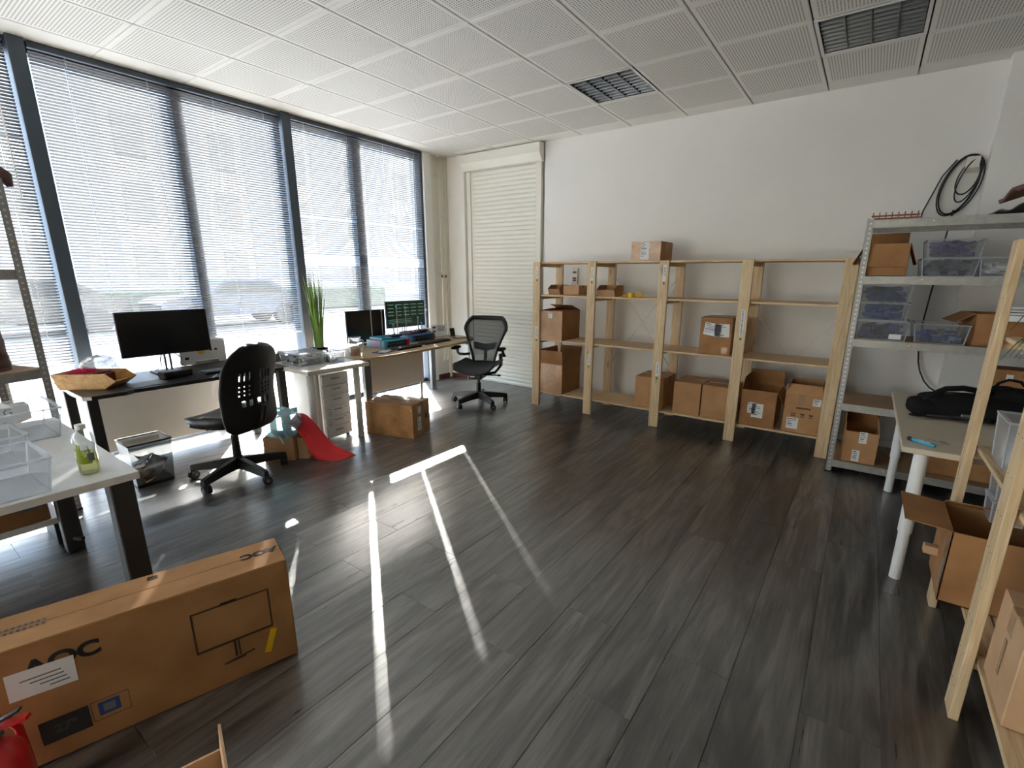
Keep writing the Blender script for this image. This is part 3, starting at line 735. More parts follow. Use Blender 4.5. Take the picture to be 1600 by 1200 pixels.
# ================================================================== CARTONS
def carton(label, loc, rz, size, mat='card', top='closed', flaps=None, tape=True, labels=(), film=False, prints=(), name='cardboard_box', group=None, tapefront=.08, th=.004, cat='box'):
    """origin at the middle of the bottom; front faces local -y. flaps: angle from upright, outward positive (front, right, back, left)"""
    w, d, h = size
    t = T(name, label, cat, loc, rz, group)
    b = MB()
    if top == 'closed':
        b.box((0, 0, h/2), (w, d, h-.004), .003)
    else:
        b.span((-w/2, -d/2, 0), (w/2, d/2, th))
        b.span((-w/2, -d/2, 0), (w/2, -d/2+th, h)); b.span((-w/2, d/2-th, 0), (w/2, d/2, h))
        b.span((-w/2, -d/2, 0), (-w/2+th, d/2, h)); b.span((w/2-th, -d/2, 0), (w/2, d/2, h))
    body = b.build('body', mat, t)
    if top == 'closed':
        for s in (-1, 1):
            MB().span((-w/2+.001, s*.001, h-.004), (w/2-.001, s*(d/2-.001), h), .001).build('flap', mat, t)
        if tape:
            MB().box((0, 0, h+.0008), (w*.995, .052, .0012)).build('tape', 'tape', t)
            for q in (-1, 1): MB().box((q*(w/2+.0006), 0, h-tapefront/2), (.0012, .052, tapefront)).build('tape', 'tape', t)
    else:
        fl_ = flaps or {}
        for k, (px, py, ang, ln, L) in {'front': (0, -1, 0, d*.48, w), 'back': (0, 1, 0, d*.48, w), 'left': (-1, 0, 0, w*.48, d), 'right': (1, 0, 0, w*.48, d)}.items():
            if k not in fl_: continue
            v = fl_[k]; a, ln2 = (v if isinstance(v, tuple) else (v, min(ln, .17)))
            a = math.radians(a)
            hinge = Vector((px*(w/2-th/2), py*(d/2-th/2), h)); dirv = Vector((px*math.sin(a), py*math.sin(a), math.cos(a)))
            side = Vector((py, -px, 0)) if px or py else Vector((1, 0, 0))
            MB().bar(hinge, hinge+dirv*ln2, L-.006, th, Vector((px*math.cos(a), py*math.cos(a), -math.sin(a)))).build('flap', mat, t)
    if film:
        f = MB().box((0, -d/2-.0012, h*.5), (w*1.004, .0016, h*1.0)).build('film', 'card_film', body)
    for (face, u, v, lw, lh, *rest) in labels:
        kind = rest[0] if rest else 'paper'; tilt = rest[1] if len(rest) > 1 else 0
        if face == 'front': c, dd, ro = (u, -d/2-.0022, v), (lw, .0008, lh), (0, tilt, 0)
        elif face == 'right': c, dd, ro = (w/2+.0022, u, v), (.0008, lw, lh), (tilt, 0, 0)
        elif face == 'left': c, dd, ro = (-w/2-.0022, u, v), (.0008, lw, lh), (tilt, 0, 0)
        else: c, dd, ro = (u, v, h+.0018), (lw, lh, .0008), (0, 0, tilt)
        lab = MB().box((0, 0, 0), dd).build('shipping_label' if kind == 'paper' else 'sticker', kind, t, loc=c, rot=ro)
        if kind == 'paper' and lw > .035:
            pb = MB()
            rnd = random.Random(int(abs(u*1000)+abs(v*977)))
            for q in range(max(3, int(lh/.017))):
                zz = lh/2-.012-q*.015
                if zz < -lh/2+.008: break
                l = lw*rnd.uniform(.3, .8); o = -lw/2+.006+l/2
                if face == 'front': pb.box((o, -.0006, zz), (l, .0004, .0045 if q % 3 else .008))
                elif face == 'right': pb.box((.0006, o, zz), (.0004, l, .0045 if q % 3 else .008))
                elif face == 'left': pb.box((-.0006, -o, zz), (.0004, l, .0045 if q % 3 else .008))
                else: pb.box((o, zz, .0006), (l, .0045, .0004))
            pb.build('print', 'ink_grey', lab)
    return t

SH1, SH2, SH3, SH4 = LV
G = 'cartons on the pine shelving'
carton('film-wrapped box with a square label, left end of the shelving, middle level', (2.155, 4.80, SH2), 0, (.30, .40, .325), 'card_dark', 'open', {'back': (-72, .2), 'left': (-78, .14), 'right': (-88, .14), 'front': (-86, .12)}, film=True, labels=[('front', -.01, .275, .055, .06)], group=G)
carton('tall open film-wrapped box with raised flap, left end, bottom level', (2.17, 4.81, SH1), 0, (.30, .42, .34), 'card_dark', 'open', {'front': (3, .155), 'right': (8, .16), 'back': (15, .17), 'left': (10, .16)}, film=True, group=G)
carton('plain sealed brown box half behind the third shelf post', (3.335, 4.83, SH1), 0, (.30, .36, .325), 'card', labels=(), group=G)
carton('plain sealed brown box, left one of a touching pair', (3.728, 4.83, SH1), 0, (.265, .38, .32), 'card', group=G)
carton('plain sealed brown box, right one of a touching pair', (4.003, 4.835, SH1), 0, (.265, .38, .32), 'card', group=G)
carton('brown box with overlapping white papers on the front, middle level', (3.945, 4.79, SH2), 0, (.285, .33, .345), 'card_dark', labels=[('front', -.03, .235, .15, .115, 'paper', .12), ('front', .055, .23, .13, .12, 'paper', -.05), ('front', .09, .05, .05, .06, 'tape')], group=G)
carton('open box with two overlapping labels, bottom level of the fourth bay', (4.377, 4.79, SH1), 0, (.30, .34, .335), 'card_dark', 'open', {'back': (8, .14), 'right': (150, .14), 'left': (-10, .12)}, labels=[('front', -.05, .17, .07, .10), ('front', .0, .15, .095, .13)], group=G)
bxg = carton('box with handling marks and taped raised top beside the last post', (4.725, 4.79, SH1), 0, (.285, .32, .345), 'card', 'open', {'front': (-22, .09), 'back': (-20, .10), 'left': (-10, .09), 'right': (-10, .09)}, labels=[('front', -.06, .085, .09, .10), ('front', .105, .29, .06, .06), ('front', -.01, .30, .05, .09, 'tape')], group=G)
text('printed_text', '\u25A0\u25A0\u25A0\u25A0\u25A0\u25A0', .02, 'ink_brown', bxg, (.01, -.1625, .225), (PI/2, 0, 0))
pm_ = MB()
for k, x in enumerate((-.06, .01, .075)):
    pm_.box((x, -.1622, .175), (.036, .0006, .006)); pm_.box((x, -.1622, .150), (.036, .0006, .005)); pm_.box((x, -.1622, .162), (.005, .0006, .026)); 
    if k: pm_.box((x, -.1622, .170), (.026, .0006, .010))
    else: pm_.box((x-.013, -.1622, .162), (.005, .0006, .028)).box((x+.013, -.1622, .162), (.005, .0006, .028))
pm_.build('handling_mark', 'ink_brown', bxg)
carton('taped brown box with address label on top of the shelving', (3.19, 4.86, SH4), 0, (.30, .34, .185), 'card_dark', film=True, labels=[('front', -.01, .095, .09, .165)], group=G)
def bin_box(label, loc, size, fill=None):
    w, d, h = size
    t = T('cardboard_bin', label, 'bin', loc, 0, 'small cardboard picking bins')
    b = MB(); k = .003
    b.span((-w/2, -d/2, 0), (w/2, d/2, k))
    b.span((-w/2, d/2-k, 0), (w/2, d/2, h))
    for s in (-1, 1): b.xprism([(-d/2-.0, 0), (d/2, 0), (d/2, h), (-d/2+.04, h), (-d/2-.03, h*.58)], s*w/2-k/2, s*w/2+k/2)
    b.build('body', 'card', t)
    MB().bar((0, -d/2, 0), (0, -d/2-.03, h*.58), w, k, (0, 1, 0)).build('front_lip', 'card_pale', t)
    if fill: stuff(MB().sph((0, -.02, h*.35), .05, (w*8, 1.3, .8)).build('contents', fill, t, True))
    return t
bin_box('small open-front cardboard bin, leftmost on the upper shelf', (2.105, 4.83, SH3), (.15, .16, .11))
carton('low sealed carton beside the open bin on the upper shelf', (2.325, 4.84, SH3), 0, (.20, .20, .105), 'card_pale', group=G, tapefront=.03)
bin_box('open-front cardboard bin beside yellow tape rolls', (2.80, 4.76, SH3), (.20, .20, .115), 'card_pale')
def tape_roll(label, loc, flat=True):
    o = MB().lathe([(.018, -.012), (.032, -.012), (.034, -.010), (.034, .010), (.032, .012), (.018, .012), (.018, -.012)], 24).build('tape_roll', 'yellow_tape', None, True, loc=loc)
    if not flat: o.rotation_euler = (PI/2, 0, .3)
    return tag(o, label, 'tape', 'yellow tape rolls')
tape_roll('yellow tape roll lying flat, nearest the cardboard bin', (3.0, 4.70, SH3+.0125))
tape_roll('yellow tape roll lying between the two other rolls', (3.08, 4.655, SH3+.0125)).scale = (1, 1, 1.9)
bpy.data.objects['tape_roll.001'].location.z = SH3+.0235
tape_roll('yellow tape roll standing on its edge', (3.155, 4.68, SH3+.0345), False)
# light switch on the back wall behind the shelving
t = T('wall_switch', 'white switch panel with dark buttons on wall above the bin', 'switch', (2.085, 5.243, 1.49))
MB().box((0, 0, 0), (.085, .02, .19), .004).build('plate', 'frame_white', t)
for z in (.05, -.02, -.045): MB().box((.0, -.011, z), (.05, .006, .022), .002).build('button', 'grey_plastic', t)

# ================================================================== CLEAR TUBS
def tub(label, loc, rz, size, fill=None, fh=.6, lid=False, group='clear plastic tubs', wall='tub', papers=None, cat='tub', seed=0):
    w, d, h = size
    t = T('plastic_tub', label, cat, loc, rz, group)
    k = .9
    def ring(f, z): return [(-w/2*f, -d/2*f, z), (w/2*f, -d/2*f, z), (w/2*f, d/2*f, z), (-w/2*f, d/2*f, z)]
    lo, hi = ring(k, .002), ring(1.0, h)
    b = MB(); b.quad(*lo)
    for i in range(4): b.quad(lo[i], lo[(i+1) % 4], hi[(i+1) % 4], hi[i])
    b.build('body', wall, t)
    r = MB()
    for i in range(4):
        r.bar(hi[i], hi[(i+1) % 4], .012, .007); r.bar(lo[i], hi[i], .005, .005); r.bar(lo[i], lo[(i+1) % 4], .004, .004)
    r.build('rim', 'tub_rim', t)
    if fill:
        rnd = random.Random(seed+1)
        fills = fill if isinstance(fill, (list, tuple)) else [fill]
        for f in fills:
            c = MB()
            for q in range(90//len(fills)):
                s = rnd.uniform(.03, .09)*min(1, w/.3)
                zz = h*fh*rnd.random()**1.2
                px, py = rnd.uniform(-.5, .5)*(w*k-s*1.3), rnd.uniform(-.5, .5)*(d*k-s*1.3)
                c.box((px, py, min(zz+s*.22+.004, h-.02)), (s, s*rnd.uniform(.3, .9), s*rnd.uniform(.15, .4)), 0, (rnd.uniform(-.3, .3), rnd.uniform(-.3, .3), rnd.uniform(0, 3)))
            stuff(c.build('contents', f, t))
    if lid:
        l = MB().box((0, 0, h+.006), (w+.014, d+.014, .008), .003).build('lid', 'tub_rim', t)
    return t
# on the steel rack by the back wall
RG = 'tubs on the steel rack'
tub('clear tub of dark parts under another on the upper rack shelf', (5.465, 4.47, 1.509), 0, (.29, .36, .115), ['darkgreen', 'greyparts'], .75, group=RG, wall='tub_dim', seed=3)
tub('clear tub of purple parts stacked on top of another tub', (5.475, 4.47, 1.63), 0, (.29, .36, .115), 'purple', .75, group=RG, wall='tub_dim', seed=4)
tub('clear tub of white bits at right of the upper rack shelf', (5.76, 4.46, 1.509), 0, (.29, .34, .12), 'whiteparts', .5, group=RG, wall='tub_dim', seed=5)
tl = tub('clear tub of purple-grey parts with a label, bottom of the stack of three', (5.165, 4.45, 1.059), 0, (.315, .34, .135), ['purple', 'ink'], .6, group=RG, wall='tub_dim', seed=6)
tub('clear tub of blue parts in the middle of the stack of three', (5.155, 4.45, 1.20), 0, (.30, .33, .12), 'navy', .85, group=RG, wall='tub_dim', seed=7)
tub('clear tub of blue parts on top of the stack of three', (5.15, 4.45, 1.326), 0, (.30, .33, .12), ['navy', 'darkgreen'], .65, group=RG, wall='tub_dim', seed=8)
tub('clear tub half full of dark blue parts beside the stack of three', (5.495, 4.45, 1.059), 0, (.29, .34, .13), ['navy', 'greyparts'], .35, group=RG, wall='tub_dim', seed=9)
MB().box((.085, -.158, .03), (.07, .002, .035)).build('label', 'paper', tl)
# on the left table
LG = 'clear tubs on the white table'
TT = 0.741
# ------- rack boxes
RB = 'boxes on the steel rack'
carton('open box with folded flap and small sticker, top of steel rack', (5.115, 4.47, 1.509), 0, (.26, .34, .22), 'card_dark', 'open', {'front': (172, .16), 'right': (160, .15), 'left': (155, .15), 'back': (20, .1)}, labels=[], group=RB)
carton('open brown box with a leaning flap on the middle rack shelf', (5.80, 4.52, 1.059), .1, (.32, .36, .21), 'card_dark', 'open', {'front': (165, .19), 'left': (120, .12), 'right': (20, .12)}, labels=[], group=RB)
carton('open brown box with two stickers on the bottom rack shelf', (5.165, 4.47, .106), 0.03, (.215, .34, .245), 'card', 'open', {'left': (8, .13), 'right': (-12, .12), 'back': (-45, .13)}, labels=[('front', .01, .205, .05, .09), ('front', -.02, .055, .05, .09)], group=RB)
carton('long low box at back of the bottom rack shelf under the table', (5.78, 4.52, .106), 0, (.42, .3, .17), 'card_dark', group=RB)
carton('upper of two small boxes with white stickers behind the backpack', (5.93, 4.47, .76), 0, (.26, .2, .15), 'card_dark', labels=[('front', -.03, .10, .035, .04)], group=RB, tape=False)
carton('lower of two small boxes with white stickers behind the backpack', (5.93, 4.47, .567), 0, (.26, .2, .19), 'card_dark', labels=[('front', -.03, .14, .035, .04)], group=RB, tape=False)
# papers and catalogue on the rack
t = T('paper_block', 'stack of white printed papers on the middle rack shelf', 'paper', (5.86, 4.31, 1.275), -.05)
MB().box((0, 0, 0), (.16, .008, .10), rot=(-.5, 0, 0)).build('sheets', 'paper', t)
pb = MB()
for k in range(4): pb.box((-.02, -.006-.0, .03-k*.018), (.09-.01*k, .0006, .005), rot=(-.5, 0, 0))
pb.build('print', 'ink', t, loc=(0, -.002, 0))
# terracotta tray on the rack
t = T('terracotta_tray', 'terracotta-coloured slatted tray on top of the steel rack', 'tray', (5.125, 4.31, 1.889))
for z in (.008, .026): MB().box((0, 0, z), (.27, .03, .008), .001).build('rail', 'terracotta', t)
fm_ = MB().box((0, 0, 0), (.006, .032, .048)).mesh('fin', 'terracotta')
for k in range(8): put('fin', fm_, t, (-.125+k*.0355, 0, .024))
# folded cloth on rack top
t = MB().grid(lambda u, v: (5.62+u*.35, 4.30+v*.3, 1.892+.05*math.sin(u*3.0)*(0.6+.4*math.cos(v*5))+.012*math.sin(u*21+v*3)), 24, 10).build('folded_cloth', 'grey_plastic', None, True, solid=.006)
tag(t, 'dark grey folded sheet on top of the steel rack', 'cloth')
t = MB().grid(lambda u, v: (5.745+u*.3+.02*math.sin(v*3), 4.35+v*.16, 2.17+.09*u+.02*math.sin(v*6)-.03*(1-u)), 10, 6).build('brown_strap', 'brown_leaf', None, True, solid=.01)
bpy.data.objects.remove(t)

# cable coil on a wall box
t = T('cable_coil', 'black cable coiled over a cream wall box above the rack', 'cable', (5.505, 5.245, 2.20))
MB().xprism([(0, .17), (-.05, .20), (-.055, .12), (0, .09)], .015, .095).build('wall_box', 'cream', t)
def loop(cx_, cz_, rx, rz_, a0, a1, y, n=40, tilt=.25):
    out = []
    for k in range(n+1):
        a = a0+(a1-a0)*k/n
        lx, lz = rx*math.cos(a), rz_*math.sin(a)
        out.append((cx_+lx*math.cos(tilt)+lz*math.sin(tilt), y-.004*math.sin(3*a), cz_-lx*math.sin(tilt)+lz*math.cos(tilt)))
    return out
for (cx_, cz_, rx, rz_, y) in ((0, 0, .105, .225, -.02), (.004, .002, .098, .215, -.032), (.012, .0, .11, .22, -.042), (.045, .05, .06, .12, -.03), (.05, .03, .055, .16, -.048)):
    MB().tube(loop(cx_, cz_, rx, rz_, 0, 2*PI, y)[:-1], .0055, 6, True).build('cable_loop', 'rubber', t, True)
MB().tube([(-.04, -.025, .19), (-.11, -.03, .08), (-.16, -.03, -.08), (-.19, -.03, -.18), (-.20, -.06, -.30)], .0055, 6).build('cable_tail', 'rubber', t, True)
dp = [(0, -.03, -.18), (-.02, -.035, -.5), (-.021, -.035, -.70), (-.032, -.035, -.81), (-.043, -.035, -1.04), (-.042, -.035, -1.18), (-.034, -.035, -1.30), (-.02, -.038, -1.40), (.003, -.045, -1.475), (.04, -.07, -1.55), (.08, -.10, -1.595), (.13, -.135, -1.62), (.2, -.15, -1.63)]
MB().tube(dp, .0065, 6).build('cable_drop', 'rubber', t, True)

# ================================================================== DESKS AND TABLES
# black monitor desk
t = T('office_desk', 'black-topped desk with large monitor and pale modesty panel', 'desk', (0.7, 1.47, 0))
MB().poly([(-.40, -.68), (.31, -.68), (.345, -.645), (.345, -.46), (.315, -.41), (.325, .68), (-.40, .68)], .695, .72).build('desktop', 'black_lam', t)
MB().poly([(-.37, -.683), (.31, -.683), (.348, -.645), (.31, -.679), (-.37, -.679)], .697, .719).build('edge_highlight', 'frame_white', t)  # white strip: highlight on the end and corner put into the colour
lg = MB().box((0, 0, .3475), (.06, .06, .69), .004).mesh('leg', 'black_metal')
for x, y in ((.26, -.63), (.26, .63), (-.30, -.63), (-.30, .63)): put('leg', lg, t, (x, y, 0))
MB().span((-.492, -.45, .085), (-.476, .56, .695), .002).build('modesty_panel', 'panel_white', t)
MB().span((.015, -.60, .655), (.03, .60, .694)).span((-.48, -.645, .65), (.26, -.615, .694)).span((-.48, .615, .65), (.26, .645, .694)).span((-.476, -.44, .655), (-.30, -.42, .69)).span((-.476, .53, .655), (-.30, .55, .69)).build('frame', 'black_metal', t)

# ivory side table
t = T('side_table', 'ivory table with round legs standing over the drawer unit', 'table', (0.945, 2.40, 0))
MB().box((0, 0, .702), (.90, .60, .034), .003).build('tabletop', 'ivory_lam', t)
lg = MB().cyl((0, 0, 0.004), (0, 0, .686), .03, n=20).mesh('leg', 'white_metal')
for x, y in ((.36, -.235), (.34, .23), (-.36, -.235), (-.36, .23)):
    o = put('leg', lg, t, (x, y, 0))
    for p in o.data.polygons: p.use_smooth = len(p.vertices) == 4
t = T('cardboard_tube', 'white round tube standing between table leg and drawer unit', 'tube', (1.20, 2.27, 0))
MB().cyl((0, 0, 0), (0, 0, .66), .028, n=20).build('tube', 'ivory_lam', t, False)
MB().cyl((0, 0, .66), (0, 0, .668), .03, n=20).build('cap', 'white_metal', t)

# drawer unit
t = T('drawer_unit', 'white metal drawer unit with six drawers under the ivory table', 'drawer unit', (0.93, 2.49, 0))
MB().span((-.23, -.14, .02), (.22, .14, .62), .003).build('body', 'white_metal', t)
dm = MB().box((0, 0, 0), (.014, .268, .088), .003).mesh('drawer', 'white_metal')
hm = MB().box((.010, 0, 0), (.010, .085, .012), .003).mesh('handle', 'galv')
for k in range(6):
    d = put('drawer', dm, t, (.226, 0, .078+k*.097)); put('handle', hm, d, (0, 0, .012))
    if k in (1, 2):
        for (yy, zz, l) in ((-.09, .02, .04), (-.085, -.005, .03), (-.09, -.025, .035), (.08, .025, .04)):
            MB().box((.0075, yy, zz), (.0006, l, .004)).build('pencil_mark', 'ink_grey', d)
for x in (-.2, .19):
    for y in (-.11, .11): MB().cyl((x, y, 0), (x, y, .022), .018, n=12).build('foot', 'rubber', t)

# beech desk with equipment
t = T('office_desk', 'beech-topped desk with two dark monitors and grey legs', 'desk', (0.75, 3.66, 0))
pts = [(.25, 2.80), (.75, 2.78), (.98, 2.715), (1.12, 2.705), (1.20, 2.74), (1.24, 2.83), (1.248, 3.0), (1.245, 3.5), (1.20, 4.0), (1.12, 4.38), (1.03, 4.55), (.92, 4.66), (.25, 4.66)]
pts = [(x-.75, y-3.66) for x, y in pts]
MB().poly(pts, .70, .724).build('desktop', 'beech', t)
for x, y in ((.40, -.82), (-.36, -.80), (-.36, .78)):
    MB().box((x, y, .35), (.05, .075, .70), .004).build('leg', 'silver', t)
    MB().box((x, y, .006), (.06, .085, .012), .002).build('foot', 'grey_plastic', t)
MB().span((-.385, -.80, .66), (-.335, .78, .70)).span((.0, .74, .665), (.30, .80, .70)).span((-.36, .745, .66), (.30, .795, .68)).build('frame', 'grey_plastic', t)
MB().span((.30, -.74, .325), (.318, .0, .69), .002).build('modesty_panel', 'panel_white', t)
MB().cyl((.2, .06, .0), (.2, .06, .5), .016, n=12).build('cable_pole', 'silver', t)

# left foreground table
t = T('work_table', 'white-topped table with square black legs in the left foreground', 'table', (2.175, 0.155, 0))
MB().box((0, 0, .725), (1.25, .80, .03), .002).build('tabletop', 'white_lam', t)
lg = MB().box((0, 0, .355), (.075, .075, .71), .004).mesh('leg', 'black_metal')
for x in (.565, -.545):
    for y in (.345, -.345): put('leg', lg, t, (x, y, 0))
MB().span((-.5, .33, .66), (.53, .36, .709)).span((-.5, -.36, .66), (.53, -.33, .709)).build('frame', 'black_metal', t)
MB().cyl((-.50, .345, .08), (-.46, .37, .08), .012, n=10).build('levelling_screw', 'rubber', t)

# right maple table
t = T('side_table', 'pale table with white telescopic legs under the backpack', 'table', (5.70, 3.49, 0))
MB().box((0, 0, .706), (.82, 1.42, .028), .003).build('tabletop', 'maple', t)
for x in (-.325, .33):
    for y in (-.63, .62):
        l = MB().cyl((x, y, .26), (x, y, .692), .030, n=20).build('leg', 'white_metal', t, False)
        MB().cyl((x, y, 0.0), (x, y, .27), .025, n=20).build('leg_extension', 'white_metal', l, False)

# ================================================================== CHAIRS
def caster(parent, x, y, ang, r=.031):
    c = MB()
    c.cyl((x, y, .05), (x, y, .075), .010, n=8)
    o = c.build('caster', 'black_plastic', parent)
    ca, sa = math.cos(ang), math.sin(ang)
    for s in (-1, 1):
        w = MB(); px, py = x+sa*.006-ca*0, y
        ax = Vector((-sa, ca, 0)); cen = Vector((x, y, r))+Vector((ca, sa, 0))*.012
        w.cyl(cen+ax*s*.006, cen+ax*s*.024, r, n=18)
        wo_ = w.build('wheel', 'rubber', o)
    h = MB(); h.cyl(cen-ax*.026, cen+ax*.026, .013, n=12); h.build('wheel_hub', 'grey_plastic', o)
def star_base(t, phase, r, zc=.095, mat='black_plastic', w=.04):
    for k in range(5):
        a = phase+2*PI*k/5; d = Vector((math.cos(a), math.sin(a), 0)); n = Vector((-d.y, d.x, 0))
        b = MB()
        def sec(q, hw, z0, z1): return [b.b.verts.new(d*q+n*hw+Vector((0, 0, z0))), b.b.verts.new(d*q-n*hw+Vector((0, 0, z0))), b.b.verts.new(d*q-n*hw*.7+Vector((0, 0, z1))), b.b.verts.new(d*q+n*hw*.7+Vector((0, 0, z1)))]
        rings = [sec(.02, w*.70, .075, .155), sec(r*.5, w*.60, .074, .137), sec(r-.015, w*.50, .064, .114), sec(r+.02, w*.48, .062, .106)]
        for i in range(3):
            A, B = rings[i], rings[i+1]
            for q in range(4): b.b.faces.new((A[q], A[(q+1) % 4], B[(q+1) % 4], B[q]))
        b.b.faces.new(rings[0]); b.b.faces.new(list(reversed(rings[-1])))
        b.build('base_arm', mat, t)
        caster(t, d.x*r, d.y*r, a+1.2)
    MB().cyl((0, 0, .07), (0, 0, .16), .042, .034, n=20).build('base_hub', mat, t, False)

# task chair by the monitor: faces local +x
cf = math.radians(202)
t = T('task_chair', 'black armless task chair with vented backrest by the monitor desk', 'chair', (1.325, 1.515, 0), cf)
star_base(t, math.radians(6.5)-cf, .315)
MB().cyl((0, 0, .14), (0, 0, .33), .030, .026, n=18).build('cylinder_cover', 'black_plastic', t)
MB().cyl((0, 0, .32), (0, 0, .43), .014, n=14).build('gas_cylinder', 'chrome', t)
MB().box((-.02, 0, .435), (.24, .16, .035), .008).build('tilt_mechanism', 'black_metal', t)
def seat_fn(u, v):
    a = 2*PI*u; rr = v
    # rounded square outline
    ca, sa = math.cos(a), math.sin(a)
    k = 1/max(abs(ca)**3+abs(sa)**3, 1e-6)**(1/3)
    x, y = ca*k*.235*rr, sa*k*.24*rr
    edge = rr**4
    z = .515-.02*(1-rr**2)-.028*edge*(1 if x > 0 else .4)+.028*(y/.24)**2-.018*max(0, x/.235)**2
    return (x+.03, y, z)
s = MB()
NU, NV = 40, 10
ctr = s.b.verts.new(seat_fn(0, 0)); rings = []
for j in range(1, NV+1): rings.append([s.b.verts.new(seat_fn(i/NU, j/NV)) for i in range(NU)])
for i in range(NU): s.b.faces.new((ctr, rings[0][i], rings[0][(i+1) % NU]))
for j in range(NV-1):
    for i in range(NU): s.b.faces.new((rings[j][i], rings[j+1][i], rings[j+1][(i+1) % NU], rings[j][(i+1) % NU]))
low = [s.b.verts.new((v.co.x*.95, v.co.y*.95, .44)) for v in rings[-1]]
for i in range(NU): s.b.faces.new((rings[-1][i], low[i], low[(i+1) % NU], rings[-1][(i+1) % NU]))
s.b.faces.new(low)
s.build('seat', 'leather', t, True)
def back_fn(u, v):
    # u across (0..1), v up (0..1): wide shell, rounded top, leaning back at the top
    y = (u-.5)*2; z = .40+.62*v
    wid = .245
    if v > .70: wid *= math.sqrt(max(.0, 1-((v-.70)/.302)**2))**.75
    if v < .25: wid *= .80+.20*math.sqrt(max(0, 1-((.25-v)/.25)**2))
    if v < .05: wid *= .86+.14*v/.05
    xx = -.215-.035*math.cos((v-.30)*4.2)*0-.17*max(0, v-.42)**1.35-.03*math.sin(v*PI)
    xx += .075*(y**2)*(.4+.6*math.sin(PI*min(1, v*1.1)))
    return (xx, y*wid, z)
def bskip(i, j):   # vent openings
    if 12 <= j <= 14 and i in (8, 9, 11, 12, 13, 16, 17, 19, 20): return True
    if j in (17, 19, 21) and i in (7, 9, 11, 17, 19, 21): return True
    if 24 <= j <= 27 and i in (7, 9, 11, 17, 19, 21): return True
    return False
MB().grid(back_fn, 28, 40, bskip).build('backrest', 'black_plastic', t, True, solid=.022)
MB().tube([(-.09, 0, .44), (-.20, 0, .42), (-.27, 0, .46), (-.30, 0, .58)], .02, 8).build('back_support', 'black_plastic', t, True)
MB().cyl((.0, .06, .44), (.0, .22, .435), .006, n=8).build('lever', 'black_plastic', t)

# ergonomic net chair by the shutter: faces local +x
ef = math.radians(-68)
t = T('ergonomic_chair', 'dark net-backed ergonomic office chair with armrests by the shutter', 'chair', (1.40, 4.21, 0), ef)
star_base(t, math.radians(-94)-ef, .325, w=.05)
MB().cyl((0, 0, .14), (0, 0, .26), .030, n=16).build('cylinder_cover', 'black_plastic', t)
MB().cyl((0, 0, .25), (0, 0, .33), .018, n=14).build('gas_cylinder', 'black_metal', t)
MB().box((.02, 0, .355), (.26, .17, .07), .015).build('tilt_mechanism', 'black_plastic', t)
MB().box((.155, -.02, .365), (.004, .05, .02)).build('spec_plate', 'paper', t)
MB().cyl((.06, .08, .37), (.06, .26, .37), .008, n=8).sph((.06, .27, .37), .018, (1, 1.5, .7)).build('lever', 'black_plastic', t)
for sgn in (-1, 1):
    MB().tube([(-.02, sgn*.08, .36), (-.06, sgn*.19, .38), (-.10, sgn*.235, .44), (-.12, sgn*.24, .50)], .016, 8).build('seat_bracket', 'black_plastic', t, True)
def eseat(u, v):   # u front-back, v across
    x = .25-.47*u; y = (v-.5)*2
    wid = .245-.02*abs(u-.4)
    z = .455+.05*y**2-.055*max(0, (.25-u)/.25)**2-.012*math.sin(u*PI)
    return (x, y*wid*(1-.12*max(0, (.15-u)/.15)), z)
MB().grid(eseat, 16, 16).build('seat_net', 'net_dark', t, True, solid=.006)
rim = [eseat(u/20, 0) for u in range(21)]+[eseat(1, v/12) for v in range(1, 13)]+[eseat(1-u/20, 1) for u in range(1, 21)]+[eseat(0, 1-v/12) for v in range(1, 12)]
MB().tube(rim, .014, 8, True).build('seat_frame', 'black_plastic', t, True)
def eback(u, v):   # u across, v up
    y = (u-.5)*2
    wid = .13+.13*min(1, (v/.75))**1.3 if v < .75 else .26*math.sqrt(max(.0, 1-((v-.75)/.36)**2))
    x = -.235+.02*math.sin(v*4)-.16*v**1.2+.045*y**2*(wid/.26)
    return (x, y*wid, .47+.52*v)
MB().grid(eback, 16, 20).build('back_net', 'net', t, True, solid=.002)
rim = [eback(0, v/24) for v in range(25)]+[eback(u/14, 1) for u in range(1, 15)]+[eback(1, 1-v/24) for v in range(1, 25)]+[eback(1-u/14, 0) for u in range(1, 14)]
MB().tube(rim, .02, 8, True, radii=[.017+.012*max(0, (q[2]-.8)/.2) for q in rim]).build('back_frame', 'black_plastic', t, True)
MB().grid(lambda u, v: (eback(.12+.76*u, .27+.16*v)[0]-.02, eback(.12+.76*u, .27+.16*v)[1], .47+.52*(.27+.16*v)+.012*math.cos(u*2*PI)), 12, 5).build('lumbar_pad', 'black_plastic', t, True, solid=.018)
MB().tube([(-.09, 0, .36), (-.22, 0, .40), (-.27, 0, .50), (-.30, 0, .62)], .022, 8).build('back_spine', 'black_plastic', t, True)
for sgn in (-1, 1):
    a = MB().tube([(-.25, sgn*.19, .56), (-.22, sgn*.25, .555), (-.14, sgn*.285, .57), (-.08, sgn*.285, .60), (-.06, sgn*.28, .645)], .017, 8).build('armrest', 'black_plastic', t, True)
    MB().sph((-.02, sgn*.28, .665), .10, (1.2, .46, .2), 18, 10).build('arm_pad', 'fabric_black', a, True)
MB().box((-.23, .21, .50), (.07, .035, .16), .012).build('side_housing', 'black_plastic', t)

